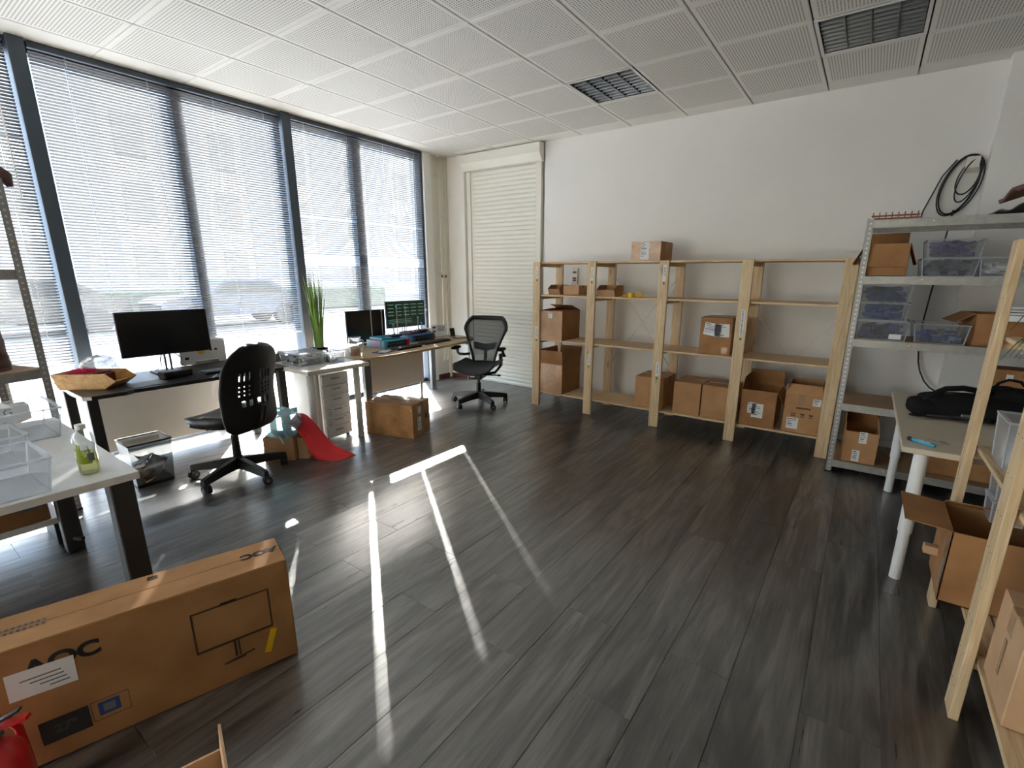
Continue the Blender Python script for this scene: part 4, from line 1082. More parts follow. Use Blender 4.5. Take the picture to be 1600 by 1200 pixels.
# ================================================================== ON THE BLACK DESK
DZ = 0.7205
def monitor(label, loc, rz, w, h, zb, base=True, lit=False, tilt=0.04, stand='black_plastic'):
    """screen faces local +x; loc = foot on the desk; zb = height of the lower edge above the foot"""
    t = T('monitor', label, 'monitor', loc, rz, 'computer monitors')
    MB().box((0, 0, zb+h/2), (.022, w, h), .003).build('housing', 'black_plastic', t)
    s = MB().box((.0118, 0, zb+h/2+.004), (.001, w-.014, h-.026)).build('screen', 'screen_lit' if lit else 'screen', t)
    MB().box((-.03, 0, zb+h*.45), (.05, .16, .14), .006).build('back_cover', 'black_plastic', t)
    for y in (-.018, .018): MB().cyl((-.06, y, .01), (-.06, y, zb+h*.45), .008, n=10).build('stand_post', 'silver', t)
    MB().box((-.02, 0, .006), (.19, .24, .012), .004).build('stand_base', stand, t)
    return t, s
mon, _ = monitor('large black monitor, switched off, on the black desk', (.50, 1.465, DZ), -.02, .61, .345, .145)
MB().tube([(-.06, -.03, .16), (-.03, -.06, .10), (-.05, -.05, .04), (-.08, -.1, .006)], .004, 6).build('cable', 'rubber', mon, True)
MB().tube([(-.06, .03, .16), (-.03, .09, .10), (-.05, .08, .05), (-.08, .14, .006)], .003, 6).build('cable', 'rubber', mon, True)
t = T('docking_station', 'flat black box standing in front of the large monitor', 'dock', (.755, 1.40, DZ), .12)
MB().box((0, 0, .026), (.10, .20, .050), .008, seg=2).build('case', 'black_plastic', t)
MB().box((.0505, 0, .026), (.001, .17, .032)).build('front', 'screen', t)
t = T('desktop_computer', 'white upright computer with stickers behind the large monitor', 'computer', (.27, 1.78, DZ), -.05)
MB().box((0, 0, .105), (.09, .36, .21), .008, seg=2).build('case', 'white_metal', t)
MB().box((.05, .02, .018), (.02, .18, .036), .004).build('drive_slot', 'galv', t)
MB().cyl((.045, -.02, .12), (.0465, -.02, .12), .03, n=20).build('sticker', 'yellow_tape', t)
for y in (.06, .10): MB().cyl((.045, y, .12), (.0465, y, .12), .011, n=12).build('sticker', 'ink', t)
MB().box((.0455, -.13, .06), (.001, .03, .02)).build('badge', 'ink', t)
def keyboard(label, loc, rz, key='grey_plastic', base='black_plastic', L=.44, W=.14):
    t = T('keyboard', label, 'keyboard', loc, rz, 'computer keyboards')
    MB().xprism([(-L/2, 0), (L/2, 0), (L/2, .018), (-L/2, .018)], -W/2, W/2).build('case', base, t)
    km = MB().box((0, 0, .0205), (.017, .0165, .006), .002).mesh('key', key)
    for r in range(5):
        for c in range(21): put('key', km, t, (-W/2+.021+r*.0235, -L/2+.02+c*.02, 0))
    return t
keyboard('dark keyboard with pale keys beside the black box', (.80, 1.78, DZ), .06, 'greyparts')
# bamboo organiser
t = T('bamboo_organiser', 'bamboo organiser tray with a sloped end at the desk corner', 'organiser', (.69, .945, DZ), math.radians(41.5))
def slab(name, a, b, c, d, th=.009, mat='bamboo'):
    m = MB(); m.quad(a, b, c, d); return m.build(name, mat, t, solid=th)
W2, D2, Hh = .165, .105, .105
prof = [(-W2, 0), (W2-.045, 0), (W2+.03, .055), (W2-.03, Hh), (-W2-.03, Hh)]
for s in (-1, 1):
    m = MB()
    lo = [m.b.verts.new((x, s*D2-.004, z)) for x, z in prof]; hi = [m.b.verts.new((x, s*D2+.004, z)) for x, z in prof]
    m.b.faces.new(lo); m.b.faces.new(list(reversed(hi)))
    for i in range(5): m.b.faces.new((lo[i], hi[i], hi[(i+1) % 5], lo[(i+1) % 5]))
    m.build('side_panel', 'bamboo', t)
MB().span((-W2, -D2, 0), (W2-.045, D2, .008)).build('bottom', 'bamboo', t)
slab('front_panel', (W2-.045, -D2, .004), (W2-.045, D2, .004), (W2+.03, D2, .055), (W2+.03, -D2, .055))
slab('back_panel', (-W2, -D2, .004), (-W2, D2, .004), (-W2-.03, D2, Hh), (-W2-.03, -D2, Hh))
MB().span((.05, -D2, .004), (.058, D2, .085)).build('divider', 'maroon', t)
# pink brush in the organiser
t = T('pink_brush', 'bright pink feathery duster lying in the bamboo organiser', 'brush', (.61, .90, DZ+.095))
b = MB(); rnd = random.Random(5)
for k in range(220):
    a = rnd.uniform(0, 2*PI); e = rnd.uniform(-.1, 1.2); l = rnd.uniform(.05, .09)
    p = Vector((rnd.uniform(-.03, .03), rnd.uniform(-.05, .05), 0)); d = Vector((math.cos(a)*math.cos(e), math.sin(a)*math.cos(e), math.sin(e)*.5))
    b.cyl(p, p+d*l, .0022, .0006, n=4, caps=False)
stuff(b.build('bristles', 'pink', t))
MB().cyl((.02, .05, -.02), (.06, .14, .0), .008, n=8).build('brush_handle', 'maroon', t)
# clear bag behind organiser
def crumple(name, fn, nu, nv, mat, seed, amp, solid=0.0015):
    rnd = random.Random(seed); ph = [(rnd.uniform(2, 9), rnd.uniform(2, 9), rnd.uniform(0, 6), rnd.uniform(.4, 1)) for _ in range(7)]
    def g(u, v):
        p = Vector(fn(u, v)); q = sum(a*math.sin(f1*2*PI*u*.7+f2*v*4+c) for f1, f2, c, a in ph)/3.2
        return p*(1+amp*q)
    return MB().grid(g, nu, nv)
def bagfn(rx, ry, rz_):
    return lambda u, v: (rx*math.cos(2*PI*u)*math.sin(PI*v)**.8, ry*math.sin(2*PI*u)*math.sin(PI*v)**.8, -rz_*math.cos(PI*v))
t = T('clear_plastic_bag', 'crumpled clear plastic bag behind the bamboo organiser', 'plastic bag', (.45, 1.03, DZ+.095), .4)
crumple('film', bagfn(.07, .13, .085), 30, 20, 'bag_clear', 3, .13).build('film', 'bag_clear', t, False)
# mixed little things on desk
t = T('mouse_mat', 'dark mouse mat on the black desk under the monitor', 'mouse mat', (.88, 1.18, DZ), .1)
MB().box((0, 0, .0015), (.18, .22, .003), .001).build('pad', 'grey_plastic', t)
t = T('desk_cable', 'thin brown cable hanging in a loop below the black desk', 'cable', (1.02, 1.86, 0))
MB().tube([(0, -.12, .715), (.01, -.11, .66), (.015, -.04, .60), (.015, .04, .595), (.01, .12, .62), (0, .17, .66), (-.01, .18, .70)], .003, 6).build('loop', 'ink_brown', t, True)

# ================================================================== ON THE IVORY TABLE
t = tub('clear lidded tub of small dark parts on the ivory table', (1.0, 2.30, DZ), .03, (.30, .26, .10), ['ink', 'greyparts', 'whiteparts'], .8, lid=True, seed=21, group='tubs on the ivory table')
tub('small clear tub of grey parts beside the lidded tub', (1.08, 2.52, DZ), .0, (.22, .15, .09), ['greyparts'], .5, seed=22, group='tubs on the ivory table')
t = T('tape_dispenser', 'dark grey wedge-shaped dispenser behind the lidded tub', 'dispenser', (.68, 2.27, DZ), .3)
MB().xprism([(-.09, 0), (.09, 0), (.09, .035), (.03, .04), (-.06, .075), (-.09, .07)], -.035, .035).build('body', 'grey_plastic', t)
MB().cyl((-.02, .0, .06), (.02, .0, .06), .03, n=16).build('roll', 'whiteparts', t)
t = T('potted_grass', 'tall green ornamental grass in a dark square pot by the window', 'plant', (.74, 2.62, DZ))
MB().xprism([(-.05, 0), (.05, 0), (.062, .085), (-.062, .085)], -.058, .058).build('pot', 'black_plastic', t)
MB().box((0, 0, .084), (.11, .115, .006)).build('soil', 'soil', t)
rnd = random.Random(11)
bl = []
for k in range(9):
    h_ = [.74, .66, .58, .52, .45, .40, .62, .70, .35][k]; bend = [.01, .025, .02, .045, .035, .05, .06, .04, .05][k]
    m = MB(); n = 9
    L_ = []; R_ = []
    for q in range(n+1):
        f = q/n; w = .0075*(1-f**2.2)+.0006
        L_.append(m.b.verts.new((bend*f**2.2, -w, h_*f))); R_.append(m.b.verts.new((bend*f**2.2, w, h_*f)))
    for q in range(n): m.b.faces.new((L_[q], R_[q], R_[q+1], L_[q+1]))
    bl.append(m.mesh('blade', 'green_leaf'))
for k in range(64):
    a = rnd.uniform(0, 2*PI); rr = .045*rnd.random()**.5
    put('blade', bl[k % 9], t, (rr*math.cos(a), rr*math.sin(a), .084), (rnd.uniform(-.04, .04), rnd.uniform(-.04, .04), a+rnd.uniform(-1, 1)))
for k in range(12):
    a = rnd.uniform(0, 2*PI); h_ = rnd.uniform(.5, .78)
    MB().tube([(0.02*math.cos(a), .02*math.sin(a), .08), (.05*math.cos(a), .05*math.sin(a), h_*.6), (.09*math.cos(a), .09*math.sin(a), h_)], .0022, 4).build('seed_stem', 'brown_leaf', t)

# ================================================================== ON THE BEECH DESK
BZ = .7245
mon, scr = monitor('dark monitor lower of the pair, behind the plant jug', (.40, 3.43, BZ), .0, .52, .36, .02, tilt=0)
mon, scr = monitor('monitor showing rows of green text, rightmost on the beech desk', (.33, 4.08, BZ), .0, .62, .325, .135, lit=True)
for r in range(4):
    for c in range(5):
        MB().box((.0128, -.24+c*.12, .415-r*.042), (.0006, .085, .006)).build('text_line', 'screen_text', mon)
for r in range(3): MB().box((.0128, -.1, .235-r*.02), (.0006, .36, .003)).build('text_line', 'screen_text', mon)
t = T('measuring_jug', 'clear jug with orange bits at the desk corner', 'jug', (1.0, 2.84, BZ))
MB().lathe([(.001, .002), (.05, .002), (.054, .02), (.057, .17), (.062, .178), (.058, .178), (.053, .17), (.05, .02)], 24).build('jug_body', 'tub', t, True)
b = MB(); rnd = random.Random(9)
for k in range(120):
    a = rnd.uniform(0, 6.3); rr = .044*rnd.random()**.5
    b.box((rr*math.cos(a), rr*math.sin(a), .008+.06*rnd.random()), (.012, .012, .009), 0, (rnd.random(), rnd.random(), rnd.random()))
stuff(b.build('contents', 'orange', t))
MB().tube([(0, .055, .15), (0, .095, .14), (0, .095, .06), (0, .055, .04)], .006, 6).build('handle', 'tub_rim', t, True)
def machine(label, loc, rz, cols, rods, W_=.34, D_=.30):
    """front faces local +x, length along y"""
    t = T('winding_machine', label, 'machine', loc, rz, 'small machines on the beech desk')
    MB().span((-D_/2, -W_/2, 0), (D_/2, W_/2, .085), .004).build('base', cols[0], t)
    MB().box((.0, -W_/2-.003, .045), (D_*.6, .006, .07), .002).build('end_panel', cols[1], t)
    MB().span((D_/2+.001, -W_/2+.04, .012), (D_/2+.012, W_/2-.02, .04)).span((D_/2+.001, -W_/2+.04, .052), (D_/2+.016, W_/2-.02, .072)).build('guide_rail', 'black_metal', t)
    MB().span((D_/2+.001, W_/2-.045, .01), (D_/2+.018, W_/2-.005, .08), .002).build('end_block', cols[3], t)
    MB().box((-.02, -.02, .098), (D_*.7, W_*.75, .024), .004).build('top_plate', cols[2], t)
    MB().box((.04, .06, .115), (D_*.4, W_*.4, .02), .004).build('carriage', 'black_plastic', t)
    for (x, y, h_) in rods:
        r_ = MB().cyl((x, y, .10), (x, y, .10+h_), .006, n=8).build('rod', 'silver', t)
        MB().cyl((x, y, .10+h_), (x, y, .115+h_), .011, n=10).build('rod_cap', 'cyan_mach', r_)
    for k in range(5):
        MB().cyl((.06, -.08+k*.045, .115), (.06, -.08+k*.045, .15), .007, .004, n=8).build('spindle', 'chrome', t)
    return t
machine('blue and violet machine with two tall rods', (.75, 3.44, BZ), .02, ['cyan_mach', 'violet_mach', 'cyan_mach', 'red'], [(-.13, -.10, .29), (-.10, .02, .28), (-.02, .11, .12)])
machine('blue and maroon machine with two tall rods', (.60, 3.98, BZ), .02, ['blue_mach', 'blue_mach', 'maroon', 'maroon'], [(-.12, -.17, .30), (-.12, -.03, .29), (-.05, .10, .16), (.05, .06, .1)], .36, .28)
keyboard('black keyboard nearest the jug in front of the violet machine', (1.03, 3.46, BZ), .10, 'black_plastic', L=.36, W=.12)
keyboard('black keyboard at the right of the beech desk', (.93, 3.98, BZ), .10, 'black_plastic', L=.44, W=.13)
t = T('paper_pad', 'blue and white printed papers in front of the machine', 'paper', (1.05, 3.14, BZ), .2)
MB().box((0, 0, .003), (.14, .20, .005)).build('lower_sheet', 'ink_blue', t)
MB().box((.01, .0, .007), (.09, .14, .002), rot=(0, 0, .3)).build('upper_sheet', 'paper', t)
t = T('sign_holder', 'clear acrylic holder with a printed white sheet near the wall', 'sign', (.565, 4.42, BZ), -.05)
MB().box((0, 0, .075), (.004, .27, .15), rot=(0, -.1, 0)).build('sheet', 'paper', t)
b = MB()
for r in range(6): b.box((.0035-.0, .03, .125-r*.018), (.0008, .12, .006), rot=(0, -.1, 0))
b.box((.0035, -.09, .12), (.0008, .05, .02)).box((.0035, -.09, .07), (.0008, .05, .02))
b.build('print', 'ink_blue', t)
MB().box((.02, 0, .002), (.09, .28, .004)).build('holder_base', 'tub_rim', t)
t = T('phone_stand', 'small black phone standing upright at the desk end', 'phone', (.70, 4.52, BZ), -.2)
MB().box((0, 0, .055), (.01, .07, .105), .003, (0, -.25, 0)).build('phone', 'black_plastic', t)
MB().box((.0, 0, .004), (.08, .07, .008), .002).build('stand', 'grey_plastic', t)
t = T('tablet', 'thin dark tablet lying at the right end of the beech desk', 'tablet', (.88, 4.48, BZ), -.1)
MB().box((0, 0, .004), (.12, .16, .007), .002).build('case', 'black_plastic', t)
MB().box((0, 0, .0078), (.10, .14, .0006)).build('screen', 'screen', t)
t = T('white_device', 'white boxy device between the monitors', 'device', (.40, 4.33, BZ))
MB().box((0, 0, .05), (.12, .16, .10), .01, seg=2).build('case', 'white_metal', t)
MB().box((.061, 0, .05), (.002, .1, .03)).build('panel', 'grey_plastic', t)

# ================================================================== ON THE FLOOR, LEFT AND MIDDLE
bx = carton('large film-wrapped box with labels on the floor beside the beech desk', (1.455, 2.945, 0), math.radians(18.8), (.505, .33, .32), 'card_film', labels=[('right', -.04, .25, .06, .07), ('right', -.05, .12, .07, .13), ('right', -.095, .14, .02, .08, 'green_dot'), ('right', .09, .16, .04, .05, 'ink_blue')], tapefront=.06)
b = MB()
rnd = random.Random(2)
ph = [rnd.uniform(0, 6) for _ in range(4)]
MB().grid(lambda u, v: ((u-.5)*.52, (v-.5)*.345, .323+.006*math.sin(u*9+ph[0])*math.sin(v*7+ph[1])+.004*math.sin(u*23+v*17)), 30, 20).build('top_film', 'tape_clear', bx, True)
# waste bin
t = T('waste_bin', 'dark see-through wastepaper bin with crumpled paper', 'bin', (.88, 1.09, 0))
w2, d2, h2 = .125, .13, .325
def ringr(f, z): return [(-w2*f, -d2*f, z), (w2*f, -d2*f, z), (w2*f, d2*f, z), (-w2*f, d2*f, z)]
lo, hi = ringr(.86, .004), ringr(1, h2)
b = MB()
for i in range(4): b.quad(lo[i], lo[(i+1) % 4], hi[(i+1) % 4], hi[i])
b.build('body', 'smoke', t)
MB().box((0, 0, .012), (w2*1.74, d2*1.74, .024), .004).build('bottom', 'black_plastic', t)
b = MB()
for i in range(4): b.bar(hi[i], hi[(i+1) % 4], .009, .009)
b.build('rim', 'black_plastic', t)
for k, (x, y, z, w_, l_, rx, ry, rz_) in enumerate([(.02, -.02, .10, .12, .16, .4, .2, .3), (.05, .03, .13, .1, .14, .9, .5, 1.1), (-.04, .02, .15, .12, .15, .2, .5, 2), (.0, -.03, .17, .08, .15, .3, -.3, .5), (.04, .0, .06, .14, .16, .1, .05, .2)]):
    MB().grid(lambda u, v: ((u-.5)*w_, (v-.5)*l_, .015*math.sin(u*7+k)*math.cos(v*5)), 8, 8).build('waste_paper', 'paper' if k % 2 else 'card_pale', t, True, (x, y, z), (rx, ry, rz_), solid=.002)
# small cartons with blue bag
carton('small brown box under a thin blue plastic bag', (1.21, 1.925, 0), math.radians(42), (.235, .20, .20), 'card', 'open', {}, labels=())
carton('narrow brown box leaning beside the red sheet', (1.335, 2.05, 0), math.radians(40), (.08, .15, .18), 'card_pale', 'open', {}, labels=())
t = T('blue_plastic_bag', 'thin pale blue plastic bag draped over the small box', 'plastic bag', (1.23, 1.92, .30), .7)
crumple('film', bagfn(.15, .14, .125), 36, 24, 'bag_blue', 12, .16).build('film', 'bag_blue', t, False)
MB().tube([(.06, -.12, -.02), (.09, -.145, -.08), (.10, -.15, -.12), (.06, -.15, -.13), (.03, -.14, -.06)], .006, 5).build('bag_handle', 'bag_blue', t, True)
# red sheet sliding to the floor
def red_fn(u, v):
    # u: along the slide, 0 top .. 1 on the floor; v across, 0 left .. 1 right
    def spl(P, t_):
        n = len(P)-1; k = min(int(t_*n), n-1); f = t_*n-k
        p0, p1, p2, p3 = P[max(k-1, 0)], P[k], P[k+1], P[min(k+2, n)]
        return tuple(.5*((2*b_)+(-a_+c_)*f+(2*a_-5*b_+4*c_-d_)*f*f+(-a_+3*b_-3*c_+d_)*f**3) for a_, b_, c_, d_ in zip(p0, p1, p2, p3))
    left = [(1.14, 1.985, .27), (1.27, 1.965, .28), (1.38, 1.975, .24), (1.46, 1.99, .12), (1.51, 2.01, .02)]
    right = [(1.18, 2.085, .34), (1.31, 2.10, .34), (1.43, 2.14, .22), (1.53, 2.19, .10), (1.69, 2.28, .012)]
    a, b = Vector(spl(left, u)), Vector(spl(right, u))
    p = a.lerp(b, v)
    p.z -= .075*math.sin(PI*v)*(.25+.75*math.sin(PI*min(1, u*1.05))**1.0)
    p += Vector((.05, -.03, 0))*math.sin(PI*v)*u**2
    return (p.x, p.y, max(p.z, .006))
o = MB().grid(red_fn, 26, 14).build('red_sheet', 'red_film', None, True, solid=.004)
tag(o, 'curled red sheet sliding from the small boxes to the floor', 'sheet')

# ================================================================== LEFT FOREGROUND
TT = .7415
t = T('drink_bottle', 'clear bottle of pale lemonade with white cap on table corner', 'bottle', (2.67, .44, TT))
MB().lathe([(.001, .004), (.012, .008), (.026, .0), (.031, .008), (.032, .06), (.030, .085), (.033, .11), (.033, .14), (.028, .158), (.015, .172), (.013, .178), (.013, .19)], 24).build('bottle_body', 'bottle', t, True)
MB().lathe([(.001, .004), (.026, .003), (.030, .009), (.031, .06), (.029, .085), (.001, .085)], 24).build('lemonade', 'liquid', t, True)
MB().cyl((0, 0, .178), (0, 0, .196), .0165, n=20).build('cap', 'paper', t)
b = MB()
for k in range(7):
    a0, a1 = -1.2+k*.2, -1.0+k*.2
    b.quad((.0335*math.cos(a0), .0335*math.sin(a0), .045), (.0335*math.cos(a1), .0335*math.sin(a1), .045), (.0335*math.cos(a1), .0335*math.sin(a1), .10+.03*math.sin(k)), (.0335*math.cos(a0), .0335*math.sin(a0), .10+.03*math.sin(k+1)))
b.build('label', 'lime', t, True)
b = MB()
for k in range(3):
    a0, a1 = -.1+k*.2, .1+k*.2
    b.quad((.0338*math.cos(a0), .0338*math.sin(a0), .055), (.0338*math.cos(a1), .0338*math.sin(a1), .055), (.0338*math.cos(a1), .0338*math.sin(a1), .085), (.0338*math.cos(a0), .0338*math.sin(a0), .085))
b.build('label_panel', 'ink_grey', t, True)
LG = 'clear tubs on the white table'
tub('empty-looking clear tub nearest the camera on the white table', (2.64, .14, TT), .03, (.30, .36, .125), None, group=LG, seed=31)
tub('clear tub between two other tubs on the white table', (2.24, .15, TT), .02, (.30, .36, .125), None, group=LG, seed=32)
tub('clear tub with white inner tray and papers, nearest the window', (1.85, .30, TT), .0, (.34, .42, .14), None, group=LG, seed=33)
t = T('inner_tray', 'white tray standing inside the tub nearest the window', 'tray', (1.92, .25, TT+.005))
MB().box((0, 0, .035), (.10, .22, .07), .006).build('body', 'white_metal', t)
t = T('picture_papers', 'sheets printed with coloured leaf pictures on top of the tub', 'paper', (1.83, .21, TT+.149), .1)
MB().box((0, 0, .004), (.22, .30, .008), .001).build('sheets', 'paper', t)
rnd = random.Random(4)
for k in range(14):
    m_ = ['darkgreen', 'brown_leaf', 'green_dot', 'bamboo'][k % 4]
    MB().sph((-.085+.055*(k % 4), -.12+.075*(k//4), .0085), .02, (1.0, 1.3, .02), 10, 6).build('leaf_picture', m_, t)
carton('open brown carton with a handwritten mark on the left rack shelf', (.99, .14, .451), math.radians(17.3), (.36, .5, .17), 'card', 'open', {'right': (70, .10), 'back': (75, .12)}, labels=())
o = MB().box((0, 0, .06), (.01, .40, .11)).build('white_board', 'white_lam', None, loc=(1.36, .33, TT))
bpy.data.objects.remove(o)
t = T('white_tray_box', 'white low box with handwriting beside the left rack', 'box', (1.42, .30, TT-.02))
t.location = (1.43, .34, .742)
b = MB()
b.span((-.05, -.35, 0), (.05, .14, .004))
for x in (-.05, .05): b.span((x-.002, -.35, 0), (x+.002, .14, .075))
for y in (-.35, .14): b.span((-.05, y-.002, 0), (.05, y+.002, .075))
b.build('body', 'white_lam', t)
text('handwriting', 'G', .05, 'ink', t, (.0525, .06, .045), (PI/2, 0, PI/2))
# bag on rack shelf, lump on rack top
t = T('brown_bag', 'crumpled brown paper bag on the left rack shelf', 'bag', (.92, .44, .936))
def bagup(rx, ry, h_): return lambda u, v: (rx*math.cos(2*PI*u)*(1-.25*v), ry*math.sin(2*PI*u)*(1-.15*v), h_*v)
crumple('paper', bagup(.10, .09, .26), 30, 14, 'brown_leaf', 8, .05).build('paper', 'brown_leaf', t, False, solid=.003)
MB().box((0, 0, .27), (.17, .15, .02), .004, (.05, .08, 0)).build('top_card', 'card_pale', t)
t = T('brown_garment', 'dark brown garment on top of the left steel rack', 'garment', (.97, .565, 2.0))
b = MB().tube([(0, -.6, .06), (0, -.3, .065), (0, -.05, .06), (0.02, .07, .05), (.05, .115, .01), (.06, .125, -.04)], .05, 10, radii=[.06, .06, .055, .045, .035, .015])
b.build('cloth', 'brown_leaf', t, True)
# low shelf and carton under the white table
steel = T('low_shelf', 'low pale shelf board on the floor under the white table', 'shelf', (1.38, .14, 0))
MB().box((0, 0, .155), (.30, .72, .035), .003).build('board', 'white_lam', steel)
for y in (-.33, .33): MB().box((0, y, .07), (.26, .03, .14), .002).build('foot', 'black_metal', steel)
u = carton('long brown carton with printed size under the white table', (1.39, .12, .1735), PI/2, (.66, .28, .24), 'card_dark', labels=[('front', .27, .15, .10, .14, 'ink_grey')], tape=True)
text('printed_size', '98 x 32 x 35', .05, 'ink', u, (.02, -.1415, .085), (PI/2, 0, 0))

# monitor carton with brand print
ang = math.atan2(.959, .284)         # long axis, pointing from the hidden end to the visible corner
L, D, Hb = .84, .20, .432
n_ax = Vector((math.cos(ang), math.sin(ang), 0)); side = Vector((-n_ax.y, n_ax.x, 0))
corner = Vector((3.366, .800, 0)); cen = corner-n_ax*(L/2)+side*(D/2)
t = T('monitor_carton', 'long brown monitor carton with black brand print and yellow tape', 'box', cen, ang)
MB().box((0, 0, Hb/2), (L, D, Hb-.004), .004).build('body', 'card_dark', t)  # darker board: the shade on the front is put into its colour
# front = local -y (towards the room)
for s in (-1, 1): MB().span((-L/2+.002, s*.001, Hb-.004), (L/2-.002, s*(D/2-.001), Hb), .0015).build('flap', 'card', t)  # paler top: the light falling on it is put into the colour
fy = -D/2-.0012
text('brand_logo', 'AOC', .070, 'ink', t, (-.220, fy, .345), (PI/2, 0, 0), bold=True, sx=1.12)
text('brand_logo', 'AOC', .050, 'ink', t, (.345, .01, Hb+.0016), (0, 0, PI), bold=True, sx=1.15)
b = MB()
def ln(x0_, z0_, x1_, z1_, w=.006): b.bar((x0_, fy, z0_), (x1_, fy, z1_), .0006, w, (0, 0, 1) if abs(x1_-x0_) > abs(z1_-z0_) else (1, 0, 0))
ln(.10, .335, .345, .335); ln(.10, .175, .345, .175, .009); ln(.102, .175, .102, .335); ln(.343, .175, .343, .335)
ln(.19, .340, .24, .340, .008); ln(.216, .105, .216, .175, .009); ln(.228, .105, .228, .175, .006); ln(.175, .090, .275, .104, .007); ln(.175, .089, .245, .092, .004)
b.build('monitor_drawing', 'ink_brown', t)
MB().box((.331, fy-.0006, .113), (.022, .0006, .098), rot=(0, .32, 0)).build('yellow_tape', 'yellow_tape', t)
lab = MB().box((-.274, fy-.0010, .302), (.150, .0006, .092), rot=(0, .03, 0)).build('shipping_label', 'paper', t)
b = MB()
for k in range(4): b.box((-.275+.012*k, fy-.0016, .315-k*.014), (.09-.015*k, .0005, .004))
b.build('label_print', 'ink_grey', t)
MB().box((-.253, fy, .109), (.115, .0006, .082)).build('size_panel', 'ink', t)
text('size_print', '27"', .04, 'ink_faint', t, (-.253, fy-.0008, .109), (PI/2, 0, 0), bold=True)
b = MB()
for (x0_, z0_, x1_, z1_) in ((-.19, .078, -.096, .078), (-.19, .15, -.096, .15), (-.19, .078, -.19, .15), (-.096, .078, -.096, .15)): ln(x0_, z0_, x1_, z1_, .0015)
b.build('feature_frame', 'ink_brown', t)
MB().box((-.147, fy, .117), (.054, .0006, .048)).build('feature_icon', 'ink_blue', t)
MB().box((-.147, fy-.0006, .117), (.03, .0004, .028)).build('icon_centre', 'ink_grey', t)
b = MB()
for r_ in range(2):
    for q in range(9): b.box((-.37+q*.014, .012-r_*.022, Hb+.0012), (.009, .012, .0006))
stuff(b.build('faded_print', 'ink_grey', t))
MB().box((.014, .066, Hb+.0012), (.03, .025, .0006)).build('top_mark', 'ink_brown', t)
MB().box((L/2+.0006, 0, Hb-.06), (.0012, .05, .12)).build('tape', 'tape_clear', t)

# fire extinguisher at the lower left
t = T('fire_extinguisher', 'red fire extinguisher at the lower left corner', 'fire extinguisher', (3.325, .008, 0), .9); t.scale = (.88, .88, .88)
MB().lathe([(.001, .0), (.06, .0), (.066, .012), (.067, .25), (.06, .285), (.035, .31), (.022, .318), (.022, .335), (.001, .335)], 28).build('cylinder', 'red', t, True)
MB().box((.0, 0, .35), (.05, .035, .03), .006).build('valve', 'silver', t)
MB().bar((-.02, 0, .365), (.10, 0, .395), .022, .010).build('lever', 'red', t)
MB().bar((-.01, 0, .378), (.085, 0, .425), .018, .006).build('carry_handle', 'black_plastic', t)
MB().cyl((.0, -.018, .35), (.0, -.034, .35), .017, n=16).build('gauge', 'yellow_tape', t)
MB().tube([(0, .03, .35), (-.01, .075, .34), (0, .095, .28), (0.005, .092, .15), (.005, .09, .06)], .012, 8).build('hose', 'red', t, True)

# open carton at the bottom edge
carton('open carton with one raised flap at the bottom edge', (3.965, .125, 0), math.radians(-17), (.36, .36, .30), 'card_pale', 'open', {'back': (4, .075), 'front': (120, .13), 'right': (110, .13)}, labels=(), th=.006)

# ================================================================== RIGHT SIDE
# backpack on the pale table
t = T('backpack', 'black backpack lying on the pale table', 'bag', (5.62, 3.60, .7205), .15)
def bp(rx, ry, rz_, cx_, cy_, cz_, seed):
    rnd = random.Random(seed); ph = [rnd.uniform(0, 6) for _ in range(4)]
    def g(u, v):
        a, e = 2*PI*u, PI*(v-.5)
        k = lambda c: math.copysign(abs(c)**.6, c)
        x, y, z = k(math.cos(a))*k(math.cos(e)), k(math.sin(a))*k(math.cos(e)), k(math.sin(e))
        f = 1+.05*math.sin(3*a+ph[0])*math.cos(2*e)+.03*math.sin(7*a+ph[1]+3*e)
        return (cx_+rx*x*f, cy_+ry*y*f, max(.002, cz_+rz_*z*f))
    return MB().grid(g, 36, 18)
bp(.24, .14, .065, 0, 0, .065, 1).build('main_body', 'fabric_black', t, True)
bp(.13, .11, .085, .17, .06, .095, 2).build('front_pocket', 'fabric_black', t, True)
bp(.09, .10, .05, -.20, -.03, .05, 3).build('top_pocket', 'fabric_black', t, True)
MB().tube([(-.24, -.05, .07), (-.20, -.06, .125), (-.14, -.06, .168), (-.06, -.05, .178), (.02, -.03, .165), (.10, -.0, .14)], .016, 8).build('shoulder_strap', 'fabric_black', t, True)
MB().tube([(.10, .08, .15), (.13, .09, .20), (.17, .095, .222), (.22, .09, .215), (.26, .08, .17), (.28, .07, .12)], .008, 8).build('grab_handle', 'fabric_black', t, True)
MB().tube([(-.27, -.08, .03), (-.20, -.13, .02), (-.1, -.15, .03), (.05, -.155, .03)], .008, 6).build('webbing', 'rubber', t, True)
MB().box((-.05, -.15, .035), (.05, .012, .03), .004).build('buckle', 'silver', t)
MB().tube([(-.26+.03*math.cos(k*.63), -.10+.02*math.sin(k*.63), .008) for k in range(10)], .004, 6, True).build('loop_cord', 'rubber', t, True)
t = T('marker_pen', 'blue marker pen lying on the pale table', 'pen', (5.375, 2.868, .7205), math.radians(-40))
MB().cyl((-.055, 0, .009), (.05, 0, .009), .008, n=12).build('barrel', 'cyan_mach', t, True)
MB().cyl((-.075, 0, .009), (-.055, 0, .009), .009, n=12).build('cap', 'ink', t)
MB().box((.0, 0, .0172), (.06, .008, .001)).build('print', 'paper', t)
t = T('clear_sleeve', 'small clear plastic sleeve beside the marker pen', 'sleeve', (5.42, 2.93, .7205), .3)
MB().grid(lambda u, v: ((u-.5)*.12, (v-.5)*.07, .004+.004*math.sin(u*9+v*4)), 12, 8).build('film', 'bag_clear', t)

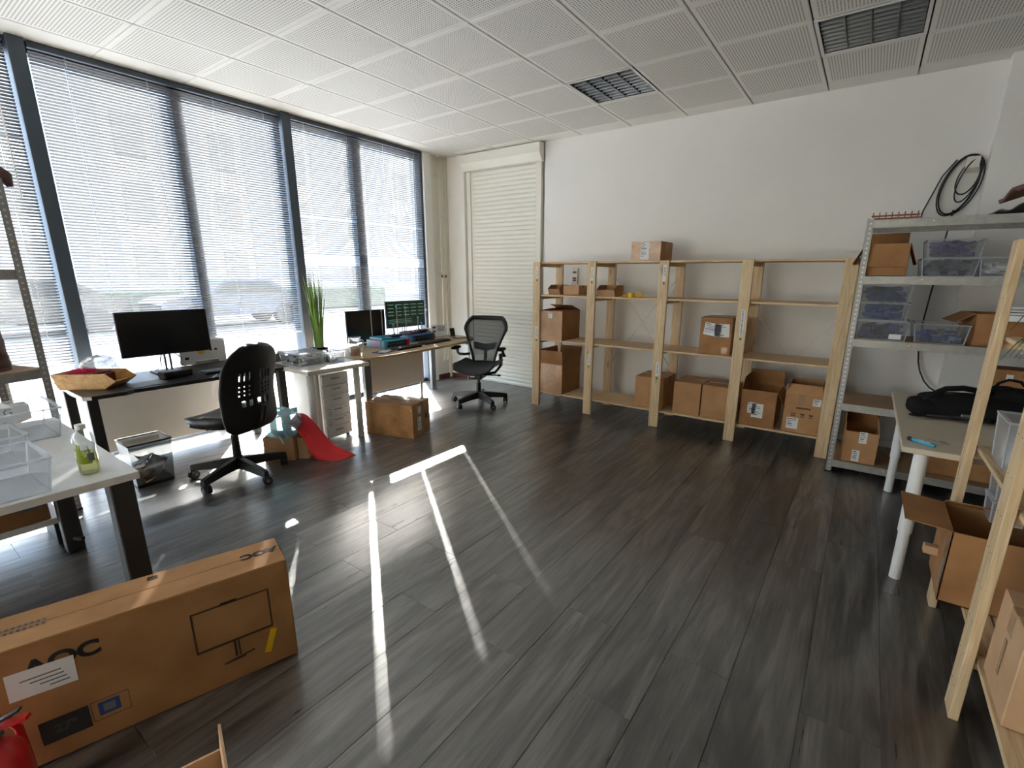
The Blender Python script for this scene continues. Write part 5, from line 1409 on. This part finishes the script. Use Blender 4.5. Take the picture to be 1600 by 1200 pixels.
# on the right pine shelving
big = carton('large open carton with an outstretched flap on the lowest pine shelf', (5.66, 2.435, .256), 0, (.42, .31, .30), 'card_dark', 'open', {'left': (86, .15), 'back': (-60, .06)}, labels=())
MB().box((-.211, -.12, .15), (.002, .05, .22)).build('tape', 'tape_clear', big)
MB().box((-.235, .02, .13), (.05, .04, .035), .003).build('torn_tab', 'card_pale', big)
carton('pale carton nearest the camera on the lowest pine shelf', (5.66, 1.80, .256), 0, (.24, .26, .30), 'card_pale', labels=[('left', .0, .14, .02, .12, 'tape')], tape=True)
PG = 'tubs on the right pine shelving'
t = tub('clear tub of white rolls on the right pine shelf', (5.66, 2.49, .801), 0, (.22, .20, .18), None, group=PG, wall='tub_milky')
for k, (x, y, z) in enumerate([(-.05, -.05, .04), (.045, -.05, .04), (-.045, .045, .04), (.05, .045, .04), (-.03, -.03, .115), (.045, .0, .115)]):
    o = MB().lathe([(.012, -.035), (.038, -.035), (.04, -.032), (.04, .032), (.038, .035), (.012, .035), (.012, -.035)], 20).build('paper_roll', 'whiteparts', None, True, loc=(5.66+x, 2.49+y, .801+z))
    o.rotation_euler = (PI/2 if k >= 4 else 0, 0, .4*k)
    tag(o, 'white roll in the clear tub on the right pine shelf', 'roll', 'white rolls in the tub')
tub('tub of bright blue parts at the right frame edge', (5.69, 2.12, .801), 0, (.22, .22, .15), 'navy', .9, group=PG, seed=41)
tub('tall clear tub behind the large open carton, lower of two', (5.62, 2.50, .565), 0, (.10, .13, .09), None, group=PG, wall='tub_milky')
tub('clear tub stacked behind the large open carton, upper of two', (5.62, 2.50, .658), 0, (.10, .13, .085), None, group=PG, wall='tub_milky')
b2 = T('cardboard_sheets', 'flat grey cardboard sheets lying on the large carton', 'cardboard', (5.80, 2.36, .566))
MB().box((0, 0, .006), (.22, .26, .010)).build('sheet', 'galv', b2)
# grass leaves at the right edge
t = T('drooping_plant', 'dark drooping grass leaves at the right frame edge', 'plant', (5.74, 2.42, 1.2705))
MB().lathe([(.001, .0), (.05, .0), (.065, .10), (.06, .10), (.001, .09)], 20).build('pot', 'black_plastic', t, True)
rnd = random.Random(6)
for k in range(26):
    a = PI+rnd.uniform(-.9, .9); l = rnd.uniform(.14, .22); zz = rnd.uniform(-.06, .10)
    pts = [Vector((0, 0, .09)), Vector((math.cos(a)*l*.45, math.sin(a)*l*.45, .13+zz*.4)), Vector((math.cos(a)*l, math.sin(a)*l, .02+zz)), Vector((math.cos(a)*l*1.15, math.sin(a)*l*1.15, -.05+zz))]
    MB().tube(pts, .002, 4, radii=[.003, .0028, .002, .0006]).build('leaf', 'green_dark', t)
t = T('brown_satchel', 'brown leather satchel corner on top of the right pine shelving', 'bag', (5.62, 2.32, 1.641))
MB().xprism([(-.14, 0), (.14, 0), (.15, .16), (-.15, .16)], -.10, .16).build('body', 'brown_leaf', t)
MB().grid(lambda u, v: (-.10-.135*(1-u)**1.0, -.14+.28*v, .125+.05*u+.01*math.sin(v*6)), 8, 8).build('flap', 'brown_leaf', t, True, solid=.012)
